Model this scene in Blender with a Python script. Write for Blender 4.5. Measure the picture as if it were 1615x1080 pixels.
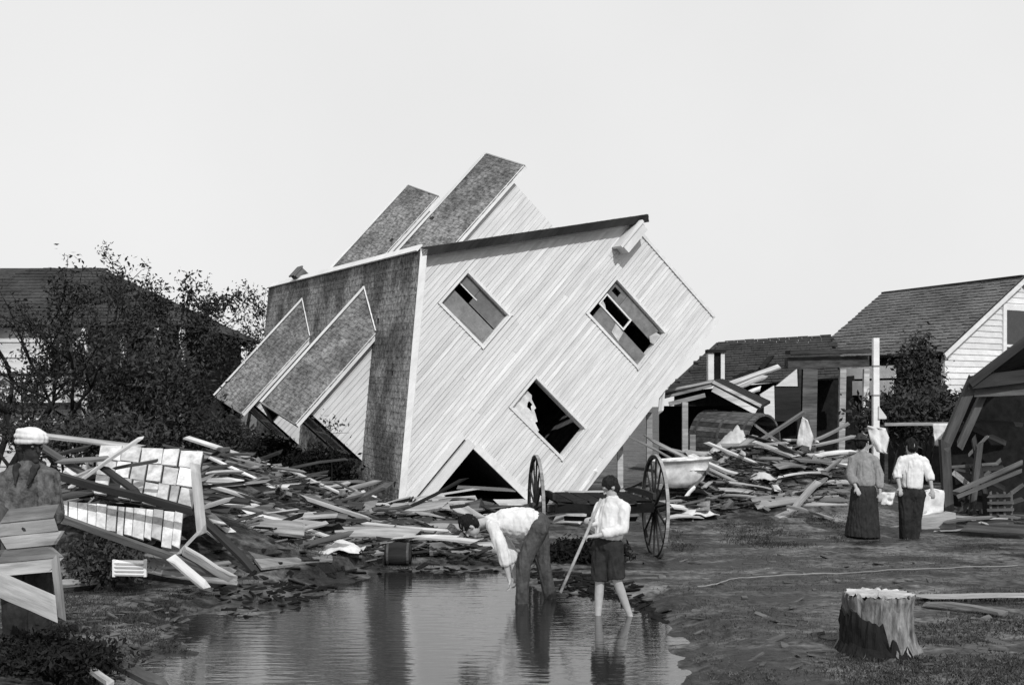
import bpy, bmesh, math, random
from mathutils import Vector, Matrix, noise
V = Vector
rng = random.Random(7)
for o in list(bpy.data.objects): bpy.data.objects.remove(o)
SC = bpy.context.scene
COL = SC.collection

# ------------------------------------------------------------------ camera
F, HC, YH, CX = 1813.0, 2.1, 640.0, 807.5
cam = bpy.data.cameras.new('camera'); camo = bpy.data.objects.new('camera', cam); COL.objects.link(camo)
camo.location = (0, 0, HC); camo.rotation_euler = (math.radians(90), 0, 0)
cam.sensor_width = 36; cam.lens = 36*F/1615; cam.shift_y = (YH-540)/1615; cam.clip_start = .1; cam.clip_end = 4000
SC.camera = camo
# ------------------------------------------------------------------ sky and sun (a monochrome plate: light without colour)
SUN = V((.22, -.74, .63)).normalized()
wd = bpy.data.worlds.new('World'); SC.world = wd; wd.use_nodes = True
nt = wd.node_tree; bg = nt.nodes['Background']
sky = nt.nodes.new('ShaderNodeTexSky'); sky.sky_type = 'NISHITA'; sky.sun_disc = False
sky.sun_elevation = math.asin(SUN.z); sky.sun_rotation = math.atan2(SUN.x, SUN.y)
sky.dust_density = 4.0
bw = nt.nodes.new('ShaderNodeRGBToBW'); nt.links.new(sky.outputs[0], bw.inputs[0])
pw = nt.nodes.new('ShaderNodeMath'); pw.operation = 'POWER'; pw.inputs[1].default_value = .05   # blue-sensitive plate: sky nearly even
nt.links.new(bw.outputs[0], pw.inputs[0])
tcw = nt.nodes.new('ShaderNodeTexCoord'); nzw = nt.nodes.new('ShaderNodeTexNoise'); nzw.inputs['Scale'].default_value = 3.0; nzw.inputs['Detail'].default_value = 6
nt.links.new(tcw.outputs['Generated'], nzw.inputs['Vector'])
mr = nt.nodes.new('ShaderNodeMapRange'); mr.inputs['To Min'].default_value = .93; mr.inputs['To Max'].default_value = 1.07
nt.links.new(nzw.outputs['Fac'], mr.inputs['Value'])
mu = nt.nodes.new('ShaderNodeMath'); mu.operation = 'MULTIPLY'; nt.links.new(pw.outputs[0], mu.inputs[0]); nt.links.new(mr.outputs[0], mu.inputs[1])
nt.links.new(mu.outputs[0], bg.inputs['Color']); bg.inputs['Strength'].default_value = .79
sl_ = bpy.data.lights.new('sun', 'SUN'); sl_.energy = 3.0; sl_.angle = math.radians(.6); sl_.color = (1, 1, 1)
so = bpy.data.objects.new('sun', sl_); COL.objects.link(so); so.rotation_euler = (-SUN).to_track_quat('-Z', 'Y').to_euler(); so.location = (20, -20, 30)
SC.view_settings.view_transform = 'Standard'; SC.view_settings.look = 'None'; SC.view_settings.gamma = 1; SC.view_settings.exposure = 0
SC.view_settings.use_curve_mapping = False
SC.render.engine = 'CYCLES'

# ------------------------------------------------------------------ helpers
def A(u, v, d): return V(((u-CX)/F*d, d, HC+(YH-v)/F*d))
def G(u, v, z=0.0):
    d = (HC-z)*F/(v-YH); return V(((u-CX)/F*d, d, z))

def mat(name, v, var=.35, scale=6, rough=.85, bump=.25, bscale=None, rnd=.25, stretch=(1, 1, 1), big=.25, bigscale=.9, spec=.25, sharp=(.3, .7)):
    m = bpy.data.materials.new(name); m.use_nodes = True
    t = m.node_tree; N = t.nodes; L = t.links; b = N['Principled BSDF']
    tc = N.new('ShaderNodeTexCoord'); oi = N.new('ShaderNodeObjectInfo')
    ad = N.new('ShaderNodeVectorMath'); ad.operation = 'MULTIPLY_ADD'
    ad.inputs[1].default_value = stretch
    L.new(tc.outputs['Object'], ad.inputs[0])
    of = N.new('ShaderNodeMath'); of.operation = 'MULTIPLY'; of.inputs[1].default_value = 37.0; L.new(oi.outputs['Random'], of.inputs[0])
    L.new(of.outputs[0], ad.inputs[2])
    n1 = N.new('ShaderNodeTexNoise'); n1.inputs['Scale'].default_value = scale; n1.inputs['Detail'].default_value = 7; n1.inputs['Roughness'].default_value = .65
    n2 = N.new('ShaderNodeTexNoise'); n2.inputs['Scale'].default_value = bigscale; n2.inputs['Detail'].default_value = 4
    L.new(ad.outputs[0], n1.inputs['Vector']); L.new(ad.outputs[0], n2.inputs['Vector'])
    def rmp(src, lo, hi, a=.3, c=.7):
        r = N.new('ShaderNodeMapRange'); r.inputs['From Min'].default_value = a; r.inputs['From Max'].default_value = c
        r.inputs['To Min'].default_value = lo; r.inputs['To Max'].default_value = hi; L.new(src, r.inputs['Value']); return r.outputs[0]
    def mul(a, c):
        x = N.new('ShaderNodeMath'); x.operation = 'MULTIPLY'; L.new(a, x.inputs[0]); L.new(c, x.inputs[1]); return x.outputs[0]
    a = rmp(n1.outputs['Fac'], v*(1-var), v*(1+var))
    a = mul(a, rmp(n2.outputs['Fac'], 1-big, 1+big, *sharp))
    a = mul(a, rmp(oi.outputs['Random'], 1-rnd, 1+rnd, 0, 1))
    cb = N.new('ShaderNodeCombineColor')
    for i in range(3): L.new(a, cb.inputs[i])
    L.new(cb.outputs[0], b.inputs['Base Color'])
    b.inputs['Roughness'].default_value = rough; b.inputs['Specular IOR Level'].default_value = spec
    if bump:
        n3 = N.new('ShaderNodeTexNoise'); n3.inputs['Scale'].default_value = bscale or scale*2.5; n3.inputs['Detail'].default_value = 5
        L.new(ad.outputs[0], n3.inputs['Vector'])
        bp = N.new('ShaderNodeBump'); bp.inputs['Strength'].default_value = bump; bp.inputs['Distance'].default_value = .03
        L.new(n3.outputs['Fac'], bp.inputs['Height']); L.new(bp.outputs[0], b.inputs['Normal'])
    return m

GR = (.12, 1, 1)      # grain stretched along X
M_ = dict(
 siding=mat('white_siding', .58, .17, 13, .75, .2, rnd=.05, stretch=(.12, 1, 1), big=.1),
 trim=mat('white_trim', .66, .12, 8, .7, .1, rnd=.08, stretch=(.3, 1, 1), big=.1),
 greytrim=mat('grey_trim', .22, .3, 8, .8, .2, stretch=(.3, 1, 1)),
 shingle=mat('shingle', .19, .75, 11, .95, .5, 30, rnd=.0, big=.42, bigscale=1.0, sharp=(.42, .58), spec=.04),
 shingle2=mat('shingle_light', .16, .75, 11, .95, .5, 30, rnd=.0, big=.3, bigscale=1.4, sharp=(.4, .6)),
 dshingle=mat('shingle_dark', .048, .4, 10, .95, .4, 20, rnd=.0, big=.3, spec=.04),
 rshingle=mat('shingle_mid', .12, .45, 14, .95, .5, 24, rnd=.0, big=.25, spec=.04),
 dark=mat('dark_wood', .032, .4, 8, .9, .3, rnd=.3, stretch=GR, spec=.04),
 black=mat('black_and_shade', .016, .4, 8, .95, .2, spec=.04),  # black things, and shade painted into dormer fronts and dark interiors
 wood=mat('grey_wood', .23, .55, 10, .9, .4, rnd=.5, stretch=GR),
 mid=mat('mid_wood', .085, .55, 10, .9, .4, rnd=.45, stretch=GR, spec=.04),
 panel=mat('panel_paint', .5, .4, 9, .85, .3, 14, rnd=.3, big=.25, bigscale=2.5),
 pale=mat('pale_wood', .44, .5, 9, .85, .35, rnd=.25, big=.35, bigscale=2, stretch=GR),
 interior=mat('interior', .03, .3, 4, .95, .1, spec=.04),
 shutter=mat('shutter_grey', .17, .25, 8, .85, .2, rnd=.15),
 cloth=mat('white_cloth', .62, .2, 9, .95, .2, 14, rnd=.06, big=.1),
 gcoat=mat('coat_cloth', .085, .7, 12, .95, .8, 30, rnd=.1, spec=.04),
 gcloth=mat('grey_cloth', .26, .25, 14, .95, .3, 22, rnd=.1),
 dcloth=mat('dark_cloth', .03, .35, 16, .95, .3, 24, rnd=.2, spec=.04),
 mcloth=mat('trouser_cloth', .06, .4, 16, .95, .35, 24, rnd=.1, spec=.04),
 skin=mat('skin_light', .36, .12, 20, .6, .08, rnd=.05, big=.08),
 skind=mat('skin_dark_shaded', .03, .15, 20, .55, .08, rnd=.05, spec=.04),  # dark skin with the face's shadow put into its colour
 hair=mat('hair', .02, .5, 40, .8, .4, spec=.04),
 eye=mat('eye', .12, .1, 4, .3, 0),
 metal=mat('rusty_iron', .06, .4, 14, .6, .25),
 enamel=mat('enamel', .55, .25, 6, .4, .05, big=.3, bigscale=3, spec=.5),
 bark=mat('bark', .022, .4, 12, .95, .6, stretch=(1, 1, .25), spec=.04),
 leafd=mat('leaf_dark', .044, .5, 9, .8, 0, rnd=.2, spec=.04),
 leaf_shade=mat('black_leaf_and_shade', .014, .5, 9, .9, 0, rnd=.2, spec=.04),  # near-black leaves, also standing in for shade beneath the dormers
 leafm=mat('leaf', .05, .45, 9, .8, 0, rnd=.25, spec=.04),
 grass=mat('grass', .08, .5, 3, .85, 0, rnd=.2),
 glass=mat('dusty_glass', .03, .3, 6, .15, 0, spec=.6),
 rag=mat('rag', .5, .25, 8, .95, .2),
 wire=mat('wire', .3, .2, 6, .6, .05),
)

class MB:
    def __init__(s): s.v = []; s.f = []
    def quad(s, *p):
        i = len(s.v); s.v += [V(q) for q in p]; s.f.append(tuple(range(i, i+len(p))))
    def hexa(s, p):   # 8 points: bottom 4 (ccw), top 4
        i = len(s.v); s.v += [V(q) for q in p]
        for f in ((3, 2, 1, 0), (4, 5, 6, 7), (0, 1, 5, 4), (1, 2, 6, 5), (2, 3, 7, 6), (3, 0, 4, 7)): s.f.append(tuple(i+k for k in f))
    def box(s, a, b):
        x0, y0, z0 = a; x1, y1, z1 = b
        s.hexa([(x0, y0, z0), (x1, y0, z0), (x1, y1, z0), (x0, y1, z0), (x0, y0, z1), (x1, y0, z1), (x1, y1, z1), (x0, y1, z1)])
    def prism(s, poly, off):
        n = len(poly); i = len(s.v); off = V(off)
        s.v += [V(p) for p in poly]+[V(p)+off for p in poly]
        s.f.append(tuple(i+k for k in reversed(range(n)))); s.f.append(tuple(i+n+k for k in range(n)))
        for k in range(n): s.f.append((i+k, i+(k+1) % n, i+n+(k+1) % n, i+n+k))
    def bar(s, a, b, w, t, up=(0, 0, 1)):
        a, b = V(a), V(b); x = (b-a).normalized(); u = V(up)
        y = u.cross(x)
        if y.length < 1e-3: y = V((0, 1, 0)).cross(x)
        y.normalize(); z = x.cross(y)
        P = []
        for zz in (-1, 1):
            for p, yy in ((a, -1), (b, -1), (b, 1), (a, 1)): P.append(p+y*yy*w/2+z*zz*t/2)
        s.hexa(P)
    def tube(s, pts, rad, n=8, cap=True):
        i0 = len(s.v); pts = [V(p) for p in pts]; m = len(pts)
        if not hasattr(rad, '__len__'): rad = [rad]*m
        ref = V((.31, .2, .93))
        for k in range(m):
            t = (pts[min(k+1, m-1)]-pts[max(k-1, 0)]).normalized()
            a = t.cross(ref)
            if a.length < .05: a = t.cross(V((1, 0, 0)))
            a.normalize(); b = t.cross(a)
            for j in range(n):
                c = 2*math.pi*j/n; s.v.append(pts[k]+(a*math.cos(c)+b*math.sin(c))*rad[k])
        for k in range(m-1):
            for j in range(n):
                s.f.append((i0+k*n+j, i0+k*n+(j+1) % n, i0+(k+1)*n+(j+1) % n, i0+(k+1)*n+j))
        if cap:
            s.f.append(tuple(i0+j for j in reversed(range(n)))); s.f.append(tuple(i0+(m-1)*n+j for j in range(n)))
    def caps(s, a, b, ra, rb, n=12):   # tapered capsule
        a, b = V(a), V(b); d = b-a; L = d.length
        x = d.normalized() if L > 1e-6 else V((0, 0, 1))
        P = []; R = []
        for k in range(4):
            c = math.pi/2*(1-k/4); P.append(a-x*ra*math.sin(c)); R.append(max(.0008, ra*math.cos(c)))
        P.append(a); R.append(ra); P.append(b); R.append(rb)
        for k in range(1, 5):
            c = math.pi/2*k/4; P.append(b+x*rb*math.sin(c)); R.append(max(.0008, rb*math.cos(c)))
        s.tube(P, R, n)
    def ell(s, c, ax, n=14, m=9):      # ellipsoid, ax = three half-axis vectors
        i0 = len(s.v); c = V(c); ax = [V(a) for a in ax]
        for k in range(m+1):
            ph = math.pi*k/m; r = max(math.sin(ph), .01)
            for j in range(n):
                th = 2*math.pi*j/n
                s.v.append(c+ax[0]*r*math.cos(th)+ax[1]*r*math.sin(th)+ax[2]*math.cos(ph))
        for k in range(m):
            for j in range(n):
                s.f.append((i0+k*n+j, i0+(k+1)*n+j, i0+(k+1)*n+(j+1) % n, i0+k*n+(j+1) % n))
        s.f.append(tuple(i0+j for j in range(n))); s.f.append(tuple(i0+m*n+j for j in reversed(range(n))))
    def data(s, name, Wi=None):
        me = bpy.data.meshes.new(name)
        me.from_pydata([(Wi @ p) if Wi else p for p in s.v], [], s.f); me.update(); return me
    def build(s, name, m, parent=None, smooth=False, origin=None, local=False):
        """coordinates are world ones unless local; a child shares its parent's frame"""
        if parent is not None:
            W = WM[parent.name]; me = s.data(name, None if local else W.inverted())
            o = bpy.data.objects.new(name, me); COL.objects.link(o); o.parent = parent; WM[o.name] = W
        else:
            if origin is None:
                n = len(s.v); c = sum(s.v, V())/n; c.z = min(p.z for p in s.v)
            else: c = V(origin)
            W = Matrix.Translation(c); me = s.data(name, W.inverted())
            o = bpy.data.objects.new(name, me); COL.objects.link(o); o.matrix_world = W; WM[o.name] = W
        me.materials.append(m)
        if smooth:
            for p in me.polygons: p.use_smooth = True
        return o
WM = {}
def thing(name, label, cat, loc, group=None, W=None):
    o = bpy.data.objects.new(name, None); COL.objects.link(o); o.empty_display_size = .2
    W = W or Matrix.Translation(V(loc)); o.matrix_world = W; WM[o.name] = W
    return tag(o, label, cat, group)
def tag(o, label=None, cat=None, group=None, kind=None):
    if label: o['label'] = label
    if cat: o['category'] = cat
    if group: o['group'] = group
    if kind: o['kind'] = kind
    return o
def nz(p, s=1.0): return noise.noise(V(p)*s)

# ------------------------------------------------------------------ ground and water
PUD = [G(520, 925), G(575, 907), G(660, 902), G(780, 899), G(800, 915), G(930, 935), G(1000, 948), G(1040, 975), G(1075, 1010), G(1090, 1055), G(1120, 1120),
       G(1000, 1400), G(250, 1400), G(150, 1120), G(215, 1050), G(290, 1030), G(235, 1005), G(300, 975), G(400, 972), G(470, 950)]
def pud(x, y):
    ins = False; best = 1e9; n = len(PUD)
    for i in range(n):
        a, b = PUD[i], PUD[(i+1) % n]
        if (a.y > y) != (b.y > y) and x < (b.x-a.x)*(y-a.y)/(b.y-a.y)+a.x: ins = not ins
        dx, dy = b.x-a.x, b.y-a.y; t = max(0, min(1, ((x-a.x)*dx+(y-a.y)*dy)/(dx*dx+dy*dy)))
        best = min(best, math.hypot(x-a.x-t*dx, y-a.y-t*dy))
    return -best if ins else best
def bump(x, y, cx, cy, rx, ry, h): return h*math.exp(-((x-cx)/rx)**2-((y-cy)/ry)**2)
def gz(x, y):
    if y > 60 or abs(x) > 30: return .1
    sd = pud(x, y) if (y < 17 and abs(x) < 8) else 2
    sd += .28*nz((x*1.3, y*.8, 3.1), 1.0)+.2*nz((x*4, y*2.2, 9.1))+.1*nz((x*10, y*4, 2.1))+(.3*nz((x*2.6, y*3.4, 6.6)) if x < -1.2 else 0)
    z = max(-.12, min(.07, sd*.16))
    z += .022*nz((x*1.1, y*.9, .3))+.014*nz((x*4.2, y*3.6, 4.3))+.006*nz((x*11, y*11, 1))
    if sd > .5:
        z += .02+bump(x, y, -4.7, 8.2, 1.3, 1.6, .32)+bump(x, y, -4.7, 14.6, 1.7, .9, .85)+bump(x, y, 5.5, 8.0, 2, 1.0, .05)
        z += bump(x, y, -3.6, 19, 2.6, 2.6, .3)+bump(x, y, -5.3, 18.8, 1.9, 2.2, .95)+bump(x, y, 4.7, 21.5, 2.6, 2.0, 1.1)+bump(x, y, 2.0, 19.5, 2, 1.6, .1)
        z += bump(x, y, -8, 24, 5, 4, .4)+bump(x, y, 7, 25, 5, 3, .3)
    return z
def axis(breaks):
    out = []
    for (a, b, st) in breaks:
        n = max(1, int(round((b-a)/st)))
        out += [a+(b-a)*i/n for i in range(n)]
    out.append(breaks[-1][1]); return out
xs = axis([(-1500, -200, 650), (-200, -40, 40), (-40, -12, 4), (-12, -6, .5), (-6, 7, .085), (7, 14, .5), (14, 40, 4), (40, 200, 40), (200, 1500, 650)])
ys = axis([(-300, -20, 70), (-20, 2, 5.5), (2, 7.5, .6), (7.5, 17, .085), (17, 26, .4), (26, 60, 3), (60, 200, 35), (200, 2500, 700)])
g = MB()
for y in ys:
    for x in xs: g.v.append(V((x, y, gz(x, y))))
nx = len(xs)
for j in range(len(ys)-1):
    for i in range(nx-1): k = j*nx+i; g.f.append((k, k+1, k+nx+1, k+nx))
def ground_mat():
    m = mat('muddy_ground', .055, .85, 9, .8, .6, 14, rnd=0, big=.42, bigscale=.75, spec=.12)
    t = m.node_tree; b = t.nodes['Principled BSDF']; N = t.nodes; L = t.links
    src = b.inputs['Base Color'].links[0].from_socket
    tc = N.new('ShaderNodeTexCoord'); mp = N.new('ShaderNodeMapping'); mp.inputs['Scale'].default_value = (.6, 1.3, 1); n = N.new('ShaderNodeTexNoise'); n.inputs['Scale'].default_value = 1.3; n.inputs['Detail'].default_value = 9; n.inputs['Roughness'].default_value = .7
    L.new(tc.outputs['Object'], mp.inputs[0]); L.new(mp.outputs[0], n.inputs['Vector'])
    r = N.new('ShaderNodeMapRange'); r.inputs['From Min'].default_value = .44; r.inputs['From Max'].default_value = .56; L.new(n.outputs['Fac'], r.inputs['Value'])
    mx = N.new('ShaderNodeMix'); mx.data_type = 'RGBA'; mx.blend_type = 'MULTIPLY'; mx.inputs[0].default_value = 1
    r2 = N.new('ShaderNodeMapRange'); r2.inputs['To Min'].default_value = .3; r2.inputs['To Max'].default_value = 1.9; L.new(r.outputs[0], r2.inputs['Value'])
    L.new(src, mx.inputs[6]); L.new(r2.outputs[0], mx.inputs[7]); L.new(mx.outputs[2], b.inputs['Base Color'])
    r3 = N.new('ShaderNodeMapRange'); r3.inputs['To Min'].default_value = .4; r3.inputs['To Max'].default_value = .95; L.new(r.outputs[0], r3.inputs['Value']); L.new(r3.outputs[0], b.inputs['Roughness'])
    return m
gr = g.build('ground', ground_mat(), smooth=True, origin=(0, 0, 0)); tag(gr, kind='structure')
w = MB(); w.quad((-9, 1, 0), (9, 1, 0), (9, 17.5, 0), (-9, 17.5, 0))
def water_mat():
    m = bpy.data.materials.new('flood_water'); m.use_nodes = True; t = m.node_tree; b = t.nodes['Principled BSDF']
    b.inputs['Base Color'].default_value = (.02, .02, .02, 1); b.inputs['Roughness'].default_value = .04; b.inputs['IOR'].default_value = 3.0
    tc = t.nodes.new('ShaderNodeTexCoord'); mp = t.nodes.new('ShaderNodeMapping'); mp.inputs['Scale'].default_value = (.55, 2.2, 1)
    n = t.nodes.new('ShaderNodeTexNoise'); n.inputs['Scale'].default_value = 5; n.inputs['Detail'].default_value = 4
    bp = t.nodes.new('ShaderNodeBump'); bp.inputs['Strength'].default_value = .15; bp.inputs['Distance'].default_value = .03
    L = t.links.new; L(tc.outputs['Object'], mp.inputs[0]); L(mp.outputs[0], n.inputs['Vector']); L(n.outputs['Fac'], bp.inputs['Height']); L(bp.outputs[0], b.inputs['Normal'])
    return m
tag(w.build('water', water_mat()), kind='structure')

# ------------------------------------------------------------------ shingles
def shingles(mb, o, u, up, nrm, L, H, e=.13, wd=.1, clip=None, jit=.012, th=.008):
    """rows of lapped shingles on a slope: o lower corner, u along the eave, up the slope"""
    o, u, up, nrm = V(o), V(u), V(up), V(nrm); r = 0; y = 0
    while y < H:
        x = -rng.random()*wd
        while x < L:
            ww = wd*rng.uniform(.7, 1.3); x0, x1 = max(0, x), min(L, x+ww-.008); x += ww
            if x1-x0 < .02: continue
            yt = min(H, y+e*1.25); d = rng.uniform(-jit, jit)
            if clip and not clip((x0+x1)/2, y+e/2): continue
            if rng.random() < .002: continue
            t0 = th*rng.uniform(.8, 1.5)
            P = [o+u*x0+up*(y+d)+nrm*t0, o+u*x1+up*(y+d)+nrm*t0, o+u*x1+up*yt+nrm*.004, o+u*x0+up*yt+nrm*.004]
            i = len(mb.v); mb.v += P+[o+u*x0+up*(y+d), o+u*x1+up*(y+d)]
            mb.f += [(i, i+1, i+2, i+3), (i+4, i+5, i+1, i), (i+4, i, i+3), (i+5, i+2, i+1)]
        y += e

# ------------------------------------------------------------------ the toppled house (in its own upright frame, tipped by HW)
HW = Matrix(((0.614492, -0.424245, -0.665143, 2.055422), (0.259152, 0.904864, -0.337728, 23.461768), (0.745144, 0.035158, 0.665976, 1.179866), (0, 0, 0, 1)))
q_ = HW.to_3x3().col; 
hx_, hy_, hz_ = V(q_[0]).normalized(), V(q_[1]), V(q_[2]); hy_ = (hy_-hx_*hy_.dot(hx_)).normalized(); hz_ = hx_.cross(hy_)
HW = Matrix(((hx_.x, hy_.x, hz_.x, 2.055422), (hx_.y, hy_.y, hz_.y, 23.461768), (hx_.z, hy_.z, hz_.z, 1.179866), (0, 0, 0, 1)))
HA, HR, HH, HD, HB, HC0 = 3.84, 5.68, 2.775, 11.6, -1.98, 3.72
HS = (HR-HH)/HA
house = thing('toppled_house', 'white clapboard cottage with four dormers tipped over on its roof edge beside the puddle', 'house', (0, 0, 0), W=HW)
WIN = [(-.395, .40, 3.573, 4.748), (1.66, 2.60, .741, 2.318), (-.857, -.10, .80, 2.308)]
def xr(z): return min(HC0, (HR-z)/HS)
def xl(z): return -(HR-z)/HS if z >= 2.70 else HB
def segs(z0, z1, pad):
    """trapezoids of the gable wall between two heights, window holes left out"""
    zm = (z0+z1)/2; cut = [(a-pad, b+pad) for a, b, c, d in WIN if c-pad < zm < d+pad]
    e0, e1 = (xl(z0), xl(z1)) if z0 >= 2.70 else (HB, HB)
    S = [[e0, e1, xr(z0), xr(z1)]]
    for a, b in sorted(cut):
        l = S.pop(); S += [[l[0], l[1], a, a], [b, b, l[2], l[3]]]
    return S
wall = MB()
zb = [0, .741, .80, 2.308, 2.318, 2.70, 3.573, 4.748, HR-.06]
for z0, z1 in zip(zb, zb[1:]):
    for a0, a1, b0, b1 in segs(z0+1e-4, z1-1e-4, 0):
        wall.hexa([(a0, .004, z0), (b0, .004, z0), (b0, .1, z0), (a0, .1, z0), (a1, .004, z1), (b1, .004, z1), (b1, .1, z1), (a1, .1, z1)])
wallo = wall.build('gable_wall', M_['siding'], house, local=True)
z = 0.0; EX = .088
while z < HR-.08:
    z1 = min(z+EX, HR-.03)
    if z < 2.70 < z1: z1 = 2.70 if 2.70-z > .04 else z1
    for a0, a1, b0, b1 in segs(z+1e-4, z1, .05):
        if min(b0-a0, b1-a1) < .03: continue
        cuts = []
        x = max(a0, a1)+rng.uniform(1.5, 5)
        while x < min(b0, b1)-.5: cuts.append(x); x += rng.uniform(3, 6)
        E0 = [a0]+cuts+[b0]; E1 = [a1]+cuts+[b1]
        for k in range(len(E0)-1):
            p, q, r, s_ = E0[k]+.0015, E0[k+1]-.0015, E1[k+1]-.0015, E1[k]+.0015
            t = .024+rng.uniform(-.006, .008); dz = rng.uniform(-.004, .004)
            m = MB(); m.hexa([(p, -t, z+dz), (q, -t, z+dz), (q, .003, z+dz), (p, .003, z+dz), (s_, -.005, z1+.006), (r, -.005, z1+.006), (r, .003, z1+.006), (s_, .003, z1+.006)])
            m.build('clapboard', M_['siding'], wallo, local=True)
    z = z1
# other walls, floor, porch ceiling
m = MB(); m.box((HC0-.1, .1, 0), (HC0, HD, HH-.02)); m.build('side_wall', M_['siding'], house, local=True)
m = MB(); m.box((HB, .1, 0), (HB+.1, HD, HH-.02)); m.build('porch_wall', M_['mid'], house, local=True)  # darker than the other walls: porch shade put into its colour
m = MB(); m.prism([(HB+.1, HD-.1, 0), (HC0-.1, HD-.1, 0), (HC0-.1, HD-.1, HH), (0, HD-.1, HR-.1), (-3.7, HD-.1, HH), (HB+.1, HD-.1, HH)], (0, .1, 0)); m.build('back_wall', M_['siding'], house, local=True)
m = MB(); m.box((HB, .02, -.06), (HC0-.02, HD, -.002)); m.build('floor_frame', M_['mid'], house, local=True)
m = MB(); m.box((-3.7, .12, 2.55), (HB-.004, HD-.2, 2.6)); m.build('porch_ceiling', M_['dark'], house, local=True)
# roof slopes with front overhang
for sgn, nm in ((-1, 'roof'), (1, 'roof')):
    m = MB(); ov = .22
    P = [(0, -ov, HR+.02), (sgn*(HA+.12), -ov, HR+.02-HS*(HA+.12)), (sgn*(HA+.12), HD+.2, HR+.02-HS*(HA+.12)), (0, HD+.2, HR+.02)]
    n = V((sgn*HS, 0, 1)).normalized()
    m.prism(P, n*.07)
    rf = m.build(nm, M_['dark'], house, local=True)
    m = MB(); Ls = (HA+.12)*math.hypot(1, HS); dn = V((sgn, 0, -HS)).normalized()
    shingles(m, V((0, -ov, HR+.02))+dn*Ls+n*.071, (0, 1, 0), -dn, n, HD+.2+ov, Ls)
    tag(m.build('shingles', M_['shingle'], rf, local=True), kind='stuff')
    # rake board on the wall under the overhang and verge moulding on the roof edge
    m = MB(); a = V((0, -.05, HR-.045)); b = V((sgn*(HA+.02), -.05, HR-.045-HS*(HA+.02)))
    wd_ = .10 if sgn < 0 else .09
    m.prism([a, b, b+V((0, 0, -wd_*1.25)), a+V((0, 0, -wd_*1.25))], (0, .03, 0)); m.build('rake_board', M_['trim'], house, local=True)
    m = MB(); a = V((0, -ov-.025, HR+.1)); b = V((sgn*(HA+.14), -ov-.025, HR+.1-HS*(HA+.14)))
    h_ = .13 if sgn < 0 else .15
    m.prism([a, b, b-n*h_, a-n*h_], (0, .022, 0)); m.build('verge_board', M_['trim'] if sgn < 0 else M_['dark'], house, local=True)  # right-hand board is dark: the overhang's shadow put into its colour
m = MB(); m.bar((0, -.2, HR+.115), (0, HD+.2, HR+.115), .16, .03); m.build('ridge_cap', M_['trim'], house, local=True)
m = MB(); m.box((-.02, 8.5, HR-.3), (.26, 8.95, HR+.24)); m.box((-.05, 8.47, HR+.242), (.29, 8.98, HR+.28)); m.build('chimney', M_['mid'], house, local=True)
# eaves return block, corner boards, sill, porch beam
m = MB(); m.box((3.05, -.34, 2.60), (3.70, -.03, 2.78)); m.box((3.0, -.38, 2.783), (3.74, -.03, 2.84)); m.build('eaves_return', M_['trim'], house, local=True)
m = MB(); m.box((HC0-.05, -.045, .1), (HC0+.01, -.022, 2.58)); m.build('corner_board', M_['trim'], house, local=True)
m = MB(); m.box((HB-.02, -.045, -.08), (HB+.12, -.022, 2.40)); m.build('corner_board', M_['trim'], house, local=True)
m = MB(); m.box((HB+.125, -.045, -.07), (HC0+.01, -.03, .06)); m.build('sill_board', M_['trim'], house, local=True)
m = MB(); m.box((-3.80, -.06, 2.40), (HB+.05, .1, 2.60)); m.build('porch_beam', M_['trim'], house, local=True)
m = MB(); m.box((-3.78, -.075, 2.665), (HB+.02, -.024, 2.80)); m.build('frieze_board', M_['trim'], house, local=True)
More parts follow.
